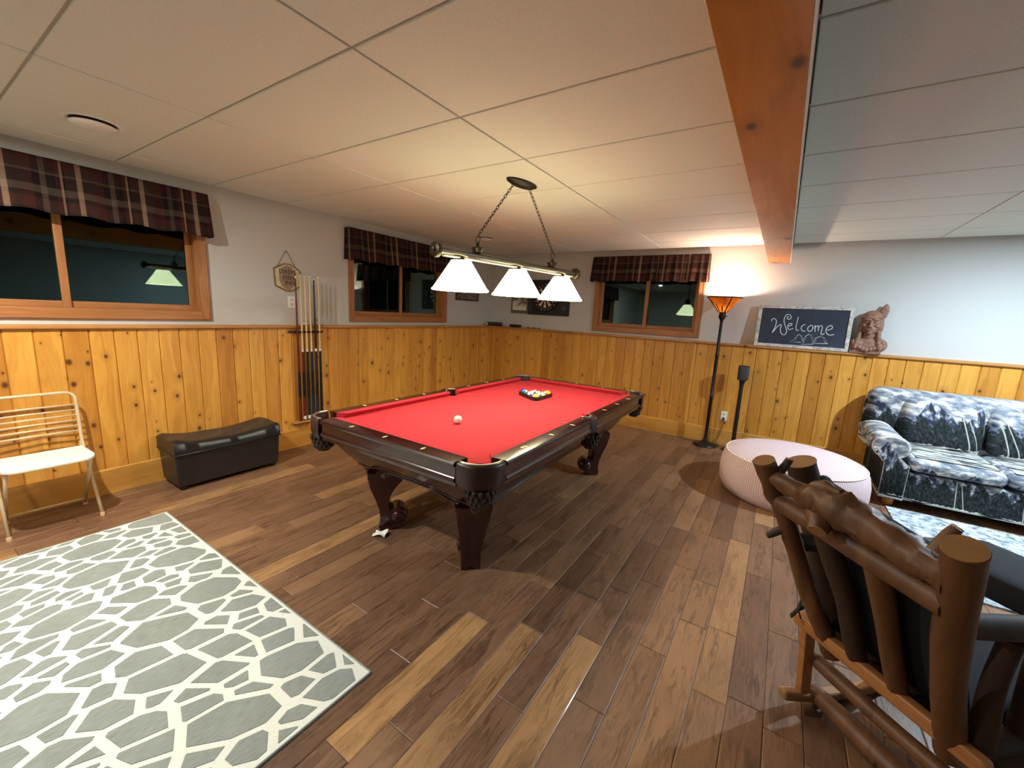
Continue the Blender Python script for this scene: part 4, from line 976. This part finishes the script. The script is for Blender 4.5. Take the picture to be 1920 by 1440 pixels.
t = NT('scenic_print_seat_top'); x, y, z = t.sep(t.coord()); n = t.noise(t.comb(t.math('MULTIPLY', x, 3.0), t.math('MULTIPLY', y, 16.0), 0.0), 1.2, 4, .6); M['sc_top'] = t.fin(t.ramp(n, [(.40, lin(46, 50, 58)), (.48, lin(110, 112, 110)), (.54, lin(226, 224, 214)), (.62, lin(86, 88, 92))]), .9, spec=.1)
sofa = thing('sofa', 'sofa with rolled arms in a grey mountain and birch print', 'sofa', (5.0, 0, 0))
SX1 = 2.36
def rbox(a, b, r, n=4):
    """rounded box through superellipse rings along x"""
    (x0, y0, z0), (x1, y1, z1) = a, b; cy_, cz_ = (y0 + y1) / 2, (z0 + z1) / 2; hy, hz_ = (y1 - y0) / 2, (z1 - z0) / 2
    rings = []
    def ring(x, sh):
        pts = []
        for k in range(28):
            an = 2 * PI * k / 28; c, s = math.cos(an), math.sin(an); e = .42
            pts.append((x, cy_ + (hy - sh) * math.copysign(abs(c) ** e, c), cz_ + (hz_ - sh) * math.copysign(abs(s) ** e, s)))
        return pts
    for i in range(n + 1):
        th = PI / 2 * i / n; rings.append(ring(x0 + r * (1 - math.sin(th)), r * (1 - math.cos(th)) * 1.0))
    rings = [ring(x0 + r * (1 - math.cos(PI / 2 * i / n)), r * (1 - math.sin(PI / 2 * i / n))) for i in range(n + 1)] + [ring(x1 - r * (1 - math.cos(PI / 2 * (n - i) / n)), r * (1 - math.sin(PI / 2 * (n - i) / n))) for i in range(n + 1)]
    return MB().loft(rings)
obj('frame_base', MB().box((.16, -1.03, .085), (SX1 - .16, -.13, .345)), M['sc_low'], sofa, bev=.02, seg=3)
# back: leaning rounded slab
bk_ = rbox((.04, -.36, .34), (SX1 - .04, -.07, .985), .14, 6)
obj('backrest', bk_, M['sc_back'], sofa, True)
cw_ = (SX1 - .30 - .30) / 3
for k in range(3):
    xa = .30 + k * cw_
    obj('seat_cushion', rbox((xa + .004, -1.06, .350), (xa + cw_ - .004, -.30, .485), .05), M['sc_low'], sofa, 60)
    c_ = rbox((xa + .01, -.52, .47), (xa + cw_ - .01, -.26, .93), .09, 5)
    c_.v = [(vx, vy + (vz - .47) * .22, vz) for vx, vy, vz in c_.v]
    obj('back_cushion', c_, M['sc_back'], sofa, True)
    obj('seat_top_print', MB().surf(lambda a, bb, xa=xa: (xa + .04 + (cw_ - .08) * a, -1.0 + .50 * bb, .4853 + .004 * math.sin(PI * a) * math.sin(PI * bb)), 8, 8), M['sc_top'], sofa, True)
def arm(x0, mir):
    # profile in x-z: roll on top of a narrow panel
    pr = []
    ccx, ccz, rx, rz_ = .155, .545, .125, .105
    for k in range(20):
        a = -PI * .30 + PI * 1.62 * k / 19; pr.append((ccx + rx * math.cos(a), ccz + rz_ * math.sin(a)))
    pr += [(.135, .40), (.135, .085), (.295, .085), (.295, .40)]
    pr = [(x0 + (p[0] if not mir else -p[0]), p[1]) for p in pr]
    ys = [(-1.07, .93), (-1.06, .985), (-1.02, 1), (-.6, 1), (-.3, 1.02), (-.16, 1.0)]
    mc = (sum(p[0] for p in pr) / len(pr), sum(p[1] for p in pr) / len(pr))
    rings = [[(mc[0] + (px - mc[0]) * sc, yy, max(.085, mc[1] + (pz - mc[1]) * sc)) for px, pz in pr] for yy, sc in ys]
    o = obj('arm', MB().loft(rings), M['sc_arm'], sofa, 50)
    obj('piping', MB().tube([(mc[0] + (px - mc[0]) * 1.0, -1.055, max(.087, mc[1] + (pz - mc[1]) * 1.0)) for px, pz in pr], .006, 6, closed=True), M['wash'], o, True)
arm(0, False); arm(SX1, True)
M['footwood'] = plain('honey_wood_foot', (176, 112, 50), .4)
for fx in (.22, SX1 - .22):
    for fy in (-.98, -.2): obj('foot', MB().lathe([(.022, .0), (.04, .02), (.042, .06), (.03, .0845)], 16, c=(fx, fy, 0), cap=True), M['footwood'], sofa, 40)

# ================================================================== RUGS
t = NT('shaggy_grey_rug'); n = t.noise(t.coord(), 16, 4, .7); t.bump(t.noise(t.coord(), 120, 3), .6, .02); M['rug2'] = t.fin(t.ramp(n, [(.38, lin(112, 120, 130)), (.5, lin(180, 190, 198)), (.62, lin(226, 232, 236))]), .95, spec=.1)
rg = thing('area_rug', 'mottled pale blue grey rug between the sofa and the rocking chair', 'rug', (5.2, -2.45, 0)); 
obj('pile', MB().surf(lambda a, bb: (2.2 * a, 1.39 * bb, .012 + .0015 * math.sin(40 * a) * math.sin(31 * bb)), 40, 30), M['rug2'], rg, True)
obj('backing', MB().box((0, 0, .0005), (2.2, 1.39, .0085)), M['rug2'], rg)
rug = thing('area_rug', 'cream area rug with grey irregular stone pattern in the left foreground', 'rug', (.70, -6.55, 0))
RW_, RL_ = 2.25, 1.715
t = NT('cream_rug_pile'); n = t.noise(t.coord(), 250, 3); t.bump(n, .35, .004); M['rugc'] = t.fin(t.ramp(n, [(.3, lin(222, 226, 216)), (.7, lin(240, 243, 235))]), .95, spec=.1)
t = NT('grey_rug_pile'); n = t.noise(t.mapping(t.coord(), (260, 24, 1)), 1, 3); n2 = t.noise(t.coord(), 5, 2); t.bump(n, .35, .004)
M['rugg'] = t.fin(t.mix(.35, t.ramp(n, [(.3, lin(124, 130, 126)), (.7, lin(160, 167, 162))]), t.ramp(n2, [(.3, lin(136, 140, 134)), (.7, lin(158, 164, 160))])), .95, spec=.1)
obj('pile', MB().box((0, 0, .0005), (RW_, RL_, .009)), M['rugc'], rug, bev=.003)
M['rugedge'] = plain('rug_binding', (158, 166, 160), .9, var=.1)
bind = MB()
for a, b_ in (((0, -.004, .0006), (RW_, 0, .010)), ((0, RL_, .0006), (RW_, RL_ + .004, .010)), ((-.004, 0, .0006), (0, RL_, .010)), ((RW_, 0, .0006), (RW_ + .004, RL_, .010))): bind.box(a, b_)
obj('binding', bind, M['rugedge'], rug)
# irregular stone cells: size-varied points, Voronoi by clipping, each cell shrunk
rr_ = random.Random(11); seeds = []; ST_ = 1.45; RLs = RL_ / ST_
big = [(1.86, 1.56), (1.99, 1.28), (1.52, .92), (1.32, 1.34), (.30, 1.25), (.74, 1.53), (.95, 1.05), (.50, .85), (1.10, .60), (1.62, .42), (2.05, .78), (.2, .50), (.75, .32), (1.22, .18), (1.85, .15), (1.62, 1.26), (.62, 1.2), (.15, 1.6), (1.15, 1.58)]
for bx_, by_ in big: seeds.append((bx_, by_ / ST_, .082 + .012 * rr_.random()))
tries = 0
while tries < 9000:
    tries += 1; px_, py_ = rr_.uniform(-.12, RW_ + .12), rr_.uniform(-.05, RLs + .05); rad_ = rr_.choice((.026, .030, .034, .040, .050)) if tries > 500 else rr_.choice((.046, .056))
    if all(math.hypot(px_ - a, py_ - b_) > (rad_ + c) * .97 for a, b_, c in seeds): seeds.append((px_, py_, rad_))
def clip(poly_, planes):
    for (nx, ny), dd in planes:
        np_ = []
        for k in range(len(poly_)):
            A_, B_ = poly_[k], poly_[(k + 1) % len(poly_)]; da, db_ = nx * A_[0] + ny * A_[1] - dd, nx * B_[0] + ny * B_[1] - dd
            if da <= 0: np_.append(A_)
            if da * db_ < 0: s_ = da / (da - db_); np_.append((A_[0] + (B_[0] - A_[0]) * s_, A_[1] + (B_[1] - A_[1]) * s_))
        poly_ = np_
        if len(poly_) < 3: return []
    return poly_
def warp(p):       # stretch along the rug and swirl gently
    y_ = p[1] * ST_; return (p[0] + .085 * math.sin(3.1 * y_ + 1.3 * p[0]), y_ + .05 * math.sin(3.3 * p[0]))
cells = MB()
for i, (px_, py_, rad_) in enumerate(seeds):
    S = rad_ * 1.75; poly_ = [(px_ + S * math.cos(2 * PI * k / 7 + i), py_ + S * math.sin(2 * PI * k / 7 + i)) for k in range(7)]
    planes = []
    for j, (qx, qy, qr) in enumerate(seeds):
        d = math.hypot(qx - px_, qy - py_)
        if j == i or d > .4: continue
        nx, ny = (qx - px_) / d, (qy - py_) / d; tt = (d * d + rad_ * rad_ - qr * qr) / (2 * d) - (.0085 + .007 * rr_.random())
        planes.append(((nx, ny), nx * px_ + ny * py_ + tt))
    poly_ = clip(poly_, planes)
    if not poly_: continue
    poly_ = clip([warp(p) for p in poly_], [((1, 0), RW_ - .014), ((-1, 0), -.014), ((0, 1), RL_ - .014), ((0, -1), -.014)])
    if len(poly_) >= 3:
        ar = abs(sum(poly_[k][0] * poly_[(k+1) % len(poly_)][1] - poly_[(k+1) % len(poly_)][0] * poly_[k][1] for k in range(len(poly_)))) / 2
        if ar > .0005: cells.prism(poly_, .0092, .0112)
o = obj('stone_pattern', cells, M['rugg'], rug); o['kind'] = 'stuff'

# ================================================================== FOLDING CHAIR
fc = thing('folding_chair', 'cream metal folding chair with white seat against the left wall', 'chair', (.30, -5.315, 0))
hw_ = .205
def rpath(pts, r=.045, n=5):
    out = [Vector(pts[0])]
    for i in range(1, len(pts) - 1):
        p = Vector(pts[i]); a = (Vector(pts[i-1]) - p).normalized(); b_ = (Vector(pts[i+1]) - p).normalized()
        for k in range(n + 1):
            s = k / n; out.append((p + a * r) * (1 - s) ** 2 + p * 2 * s * (1 - s) + (p + b_ * r) * s * s)
    return out + [Vector(pts[-1])]
# back hoop continues down as the front legs
hoop = rpath([(.12, -hw_ - .005, .012), (-.15, -hw_, .47), (-.19, -hw_, .84), (-.19, hw_, .84), (-.15, hw_, .47), (.12, hw_ + .005, .012)], .06)
obj('back_frame', MB().tube(hoop, .0105, 10), M['cream'], fc, True)
for k in range(6):
    zz = .795 - k * .037 - .045; xx = -.15 - .04 * (zz - .47) / .37
    obj('back_slat', MB().tube([(xx, -hw_ + .006, zz), (xx - .012, 0, zz), (xx, hw_ - .006, zz)], .005, 8, sq=(1.3, .7)), M['cream'], fc, True)
for s in (-1, 1):
    obj('leg', MB().tube([(.13, s * (hw_ - .02), .425), (-.19, s * (hw_ - .02), .012)], .0095, 8), M['cream'], fc, True)
    obj('hinge', MB().box((-.165, s * (hw_ - .012) - .004, .44), (-.135, s * (hw_ - .012) + .004, .49)), M['cream'], fc, bev=.002)
    for q in ((.12, s * (hw_ + .005)), (-.19, s * (hw_ - .02))): obj('foot_cap', MB().lathe([(.013, 0), (.013, .022), (.011, .025)], 10, c=(q[0], q[1], 0.0005), cap=True), M['tan'], fc, 40)
obj('cross_bar', MB().tube([(-.15, -hw_ + .02, .06), (-.15, hw_ - .02, .06)], .007, 8), M['cream'], fc, True)
seat_o = [(-.15, -.20), (-.15, .20), (.10, .215), (.16, .20), (.19, .16), (.195, 0), (.19, -.16), (.16, -.20), (.10, -.215)]
seat_p = rpath([(x, y, 0) for x, y in seat_o + seat_o[:1]], .025, 3)[:-1]
obj('seat', MB().prism([(p.x, p.y) for p in seat_p], .434, .458), M['seat'], fc, bev=.008, seg=3)

# ================================================================== STORAGE BENCH
bn = thing('storage_bench', 'black leather storage bench with sagging lid against the left wall', 'bench', (.2, -4.26, 0))
bx0, bx1, by0, by1 = -.165, .19, -.40, .40
def bring(z, e=0.0, sag=0): return [(bx0 - e, by0 - e, z), (bx1 + e, by0 - e, z), (bx1 + e, by1 + e, z), (bx0 - e, by1 + e, z)]
obj('body', MB().loft([bring(.03, -.012), bring(.30)]), M['leather'], bn, bev=.012, seg=3)
def lid(a, b_):
    x = bx0 - .006 + (bx1 - bx0 + .012) * a; y = by0 - .006 + (by1 - by0 + .012) * b_
    sag = math.sin(PI * b_) ** .8 * .035; ends = .016 * (abs(2 * b_ - 1) ** 4)
    edge = min(a, 1 - a, 1) ; e2 = min(b_, 1 - b_)
    rnd = .022 * (1 - min(1, edge / .12)) ** 2 + .022 * (1 - min(1, e2 / .05)) ** 2
    return (x, y, .415 + ends - sag - rnd + .004 * math.sin(9 * a + 17 * b_) * min(1, edge * 6))
NU, NVv = 16, 28
lm = MB().surf(lid, NU, NVv)
per = [i for i in range(NU + 1)] + [j * (NU + 1) + NU for j in range(1, NVv + 1)] + [NVv * (NU + 1) + i for i in range(NU - 1, -1, -1)] + [j * (NU + 1) for j in range(NVv - 1, 0, -1)]
base_i = len(lm.v); lm.v += [(lm.v[i][0], lm.v[i][1], .3015) for i in per]
npz = len(per); lm.f += [(per[k], per[(k+1) % npz], base_i + (k+1) % npz, base_i + k) for k in range(npz)] + [tuple(base_i + k for k in range(npz))]
obj('lid', lm, M['leather'], bn, 55)
obj('lid_piping', MB().tube([(x, y, .3025) for x, y, _ in bring(0, .008)], .005, 6, closed=True), M['leather'], bn, True)
for fx in (bx0 + .05, bx1 - .05):
    for fy in (by0 + .05, by1 - .05): obj('foot', MB().lathe([(.018, .0), (.026, .012), (.03, .03)], 12, c=(fx, fy, 0), cap=True), M['black'], bn, 40)

# ================================================================== LOG ROCKING CHAIR (local x across the back, y forward, z up)
M['log'] = wood('peeled_cedar_log', (80, 50, 28), (124, 84, 50), 'z', rand=True, knots=True, ks=(9, 3), kcol=(66, 34, 16), rough=.5, grain=.7, hue=[(0, (1, 1, 1)), (.5, (.85, .8, .74)), (1, (1.06, 1.0, .95))])
M['bark'] = wood('dark_bark_log', (44, 30, 22), (78, 54, 36), 'z', rand=True, knots=True, ks=(12, 4), kcol=(36, 20, 12), rough=.7, grain=.8, hue=[(0, (1, 1, 1)), (1, (.8, .75, .7))])
M['cut'] = wood('cut_log_end', (138, 98, 58), (166, 124, 80), 'x', rand=False, knots=False, grain=.5, rough=.6)
M['navy'] = plain('navy_cushion', (15, 17, 26), .9, var=.2, scale=40)
rk = thing('log_rocking_chair', 'rustic log rocking chair seen from behind in the right foreground', 'rocking chair', (4.229, -4.169, 0), math.atan2(-.6933, .7207))
def log(name, pts, rad, par, mat=None, seed=1, cutends=(False, False), n=14, wob=.10, sub=6):
    P = [Vector(p) for p in pts]; R_ = rad if isinstance(rad, (list, tuple)) else [rad] * len(P)
    Q = []; rs = []
    for i in range(len(P) - 1):
        p0, p1, p2, p3 = P[max(i-1, 0)], P[i], P[i+1], P[min(i+2, len(P)-1)]
        for q in range(sub):
            s = q / sub; Q.append(.5 * ((2*p1) + (p2-p0)*s + (2*p0-5*p1+4*p2-p3)*s*s + (3*p1-p0-3*p2+p3)*s**3)); rs.append(R_[i] * (1 - s) + R_[i+1] * s)
    Q.append(P[-1]); rs.append(R_[-1])
    o = obj(name, MB().tube(Q, rs, n, wob=wob, seed=seed), mat or M['log'], par, 50)
    for e, flag in ((0, cutends[0]), (-1, cutends[1])):
        if flag:
            d = (Q[0] - Q[1] if e == 0 else Q[-1] - Q[-2]).normalized(); c = Q[e]
            obj('cut_end', MB().tube([c + d * .0005, c + d * .004], rs[e] * .97, 18), M['cut'], o)
    return o
RE = .47; zt_ = 1.08
bv = lambda z: (zt_ - z) * RE
WC = .547
p_f = log('post', [(.0, .0, 1.08), (.006, .045, .985), (.03, bv(.86) + .005, .86), (.048, bv(.70), .70), (.083, bv(.454), .454), (.10, bv(.34), .34)], [.035, .031, .029, .031, .032, .031], rk, M['log'], 1, (True, False), wob=.16)
log('stub', [(.035, .115, .845), (.005, .095, .805), (-.012, .085, .785)], [.015, .014, .012], p_f, M['bark'], 2, (False, True), sub=3, n=9)
log('stub', [(.03, .03, 1.035), (.035, .055, 1.075), (.037, .065, 1.095)], [.018, .014, .013], p_f, M['bark'], 3, (False, True), sub=3, n=9)
p_n = log('post', [(WC, 0, 1.08), (WC - .012, bv(.98), .98), (WC - .045, bv(.80), .80), (WC - .075, bv(.55), .55), (WC - .09, bv(.34), .34)], [.041, .039, .038, .038, .037], rk, M['log'], 4, (True, False))
log('stub', [(WC - .05, .01, 1.04), (WC - .045, .03, 1.085), (WC - .04, .04, 1.105)], [.018, .015, .012], p_n, M['log'], 5, (False, True), sub=3, n=9)
log('arm_post', [(-.035, .20, 1.055), (-.01, .28, .85), (.02, .40, .50), (.03, .44, .36)], [.052, .050, .048, .046], rk, M['bark'], 6, (True, False))
tr_ = log('top_rail', [(.03, .03, 1.03), (.12, .035, 1.015), (.19, .035, 1.02), (.25, .035, 1.025), (.33, .04, 1.01), (.43, .04, .995), (WC - .03, .045, .985)], [.026, .030, .050, .056, .046, .043, .040], rk, M['log'], 7, (False, False), wob=.22, n=16)
log('burl', [(.20, .02, .99), (.225, .0, .965), (.235, -.015, .95)], [.03, .03, .026], tr_, M['log'], 8, (False, True), wob=.2, sub=4)
log('burl', [(.16, .03, 1.05), (.20, .03, 1.068), (.25, .03, 1.07)], [.014, .024, .012], tr_, M['log'], 9, wob=.3, sub=4)
log('lower_rail', [(.03, bv(.935), .935), (.2, bv(.925), .925), (.38, bv(.91), .91), (WC - .04, bv(.90), .90)], [.032, .037, .040, .040], rk, M['log'], 10)
for k, (ua, ub, rr2) in enumerate(((.18, .20, .031), (.335, .325, .030))):
    log('slat', [(ua, bv(.91) + .005, .91), ((ua + ub) / 2 + .006 * (-1) ** k, bv(.66) + .015, .66), (ub, bv(.41) + .005, .41)], [rr2, rr2 * 1.05, rr2 * .95], rk, M['bark'] if k < 1 else M['log'], 20 + k)
obj('seat_rail', rbox((-.03, .285, .385), (WC + .01, .325, .435), .018, 3), M['case'], rk, True)
obj('seat', MB().box((-.01, .33, .375), (WC + .02, 1.04, .40)), M['bark'], rk, bev=.006)
obj('seat_pad', rbox((.06, .40, .402), (WC - .09, 1.02, .455), .025, 4), M['navy'], rk, True)
log('rung', [(-.005, .40, .225), (WC / 2, .40, .22), (WC, .40, .225)], [.026, .030, .028], rk, M['log'], 30, (True, True))
log('stretcher', [(-.005, .44, .055), (WC / 2, .445, .05), (WC + .01, .44, .055)], [.036, .042, .040], rk, M['log'], 31, (True, True))
for uu in (.0, WC - .03):
    run = MB(); pts = []
    for i in range(15):
        s = i / 14; v_ = .27 + .72 * s; z_ = .0 + .10 * (s - .52) ** 2 * 2.2 + .0
        pts.append((v_, z_))
    top_ = [(v_, z_ + .042) for v_, z_ in pts]
    poly2 = pts + top_[::-1]
    run.loft([[(uu - .022, v_, z_ + .001) for v_, z_ in poly2], [(uu + .022, v_, z_ + .001) for v_, z_ in poly2]])
    obj('runner', run, M['cut'], rk, bev=.012, seg=3)
    obj('rear_leg', MB().loft([[(uu + a, .335 + b_, .40) for a, b_ in ((-.014, -.02), (.014, -.02), (.014, .03), (-.014, .03))], [(uu + a, .375 + b_, .06) for a, b_ in ((-.014, -.02), (.014, -.02), (.014, .03), (-.014, .03))]]), M['case'], rk, bev=.004)
    obj('front_leg', MB().loft([[(uu + a, .80 + b_, .52) for a, b_ in ((-.02, -.02), (.02, -.02), (.02, .02), (-.02, .02))], [(uu + a, .80 + b_, .045) for a, b_ in ((-.02, -.02), (.02, -.02), (.02, .02), (-.02, .02))]]), M['case'], rk, bev=.006)
log('arm', [(WC - .05, .12, .83), (WC - .04, .42, .785), (WC - .03, .70, .745), (WC - .03, .92, .72)], [.030, .032, .034, .032], rk, M['bark'], 40, (False, True))
log('arm', [(.03, .16, .78), (.02, .42, .735), (.01, .70, .70), (.01, .92, .68)], [.032, .034, .036, .034], rk, M['bark'], 41, (False, True))
cu_ = rbox((.09, .0, .42), (WC - .09, .08, 1.0), .04, 4); cu_.v = [(a, bv(c) + .055 + b_, c + max(0, .18 - a) * 1.7 * (c - .42)) for a, b_, c in cu_.v]
obj('back_cushion', cu_, M['navy'], rk, True)
log('seat_side_rail', [(WC - .05, .30, .40), (WC - .045, .65, .40), (WC - .045, 1.0, .41)], [.034, .036, .036], rk, M['bark'], 42)
for k, vv in enumerate((.36, .52, .68, .84)): log('arm_spindle', [(WC - .045, vv, .42), (WC - .05, vv - .005, .60), (WC - .04, vv - .01, .765 - .1 * (vv - .36))], [.030, .027, .025], rk, M['bark'], 60 + k, sub=4)
M['tie'] = plain('dark_cloth_tie', (34, 30, 28), .9)
for pts in ([(.05, .235, .56), (.025, .25, .52), (.015, .255, .475), (.0, .245, .435)], [(.055, .245, .56), (.03, .265, .50), (.016, .255, .475), (.022, .265, .445)]):
    obj('cushion_tie', MB().tube(pts, .007, 6, sq=(1.5, .5)), M['tie'], rk, True)
# dark footstool beyond the rocker
fs = thing('footstool', 'dark navy cushioned footstool in front of the rocking chair', 'footstool', (5.30, -3.06, 0), math.atan2(-.6933, .7207))
obj('cushion', rbox((-.28, -.20, .36), (.42, .22, .50), .05, 4), M['navy'], fs, True)
for a in (-.22, .36):
    for b_ in (-.15, .16): log('leg', [(a, b_, .0), (a, b_, .18), (a, b_, .365)], .03, fs, M['bark'], 50, sub=3)
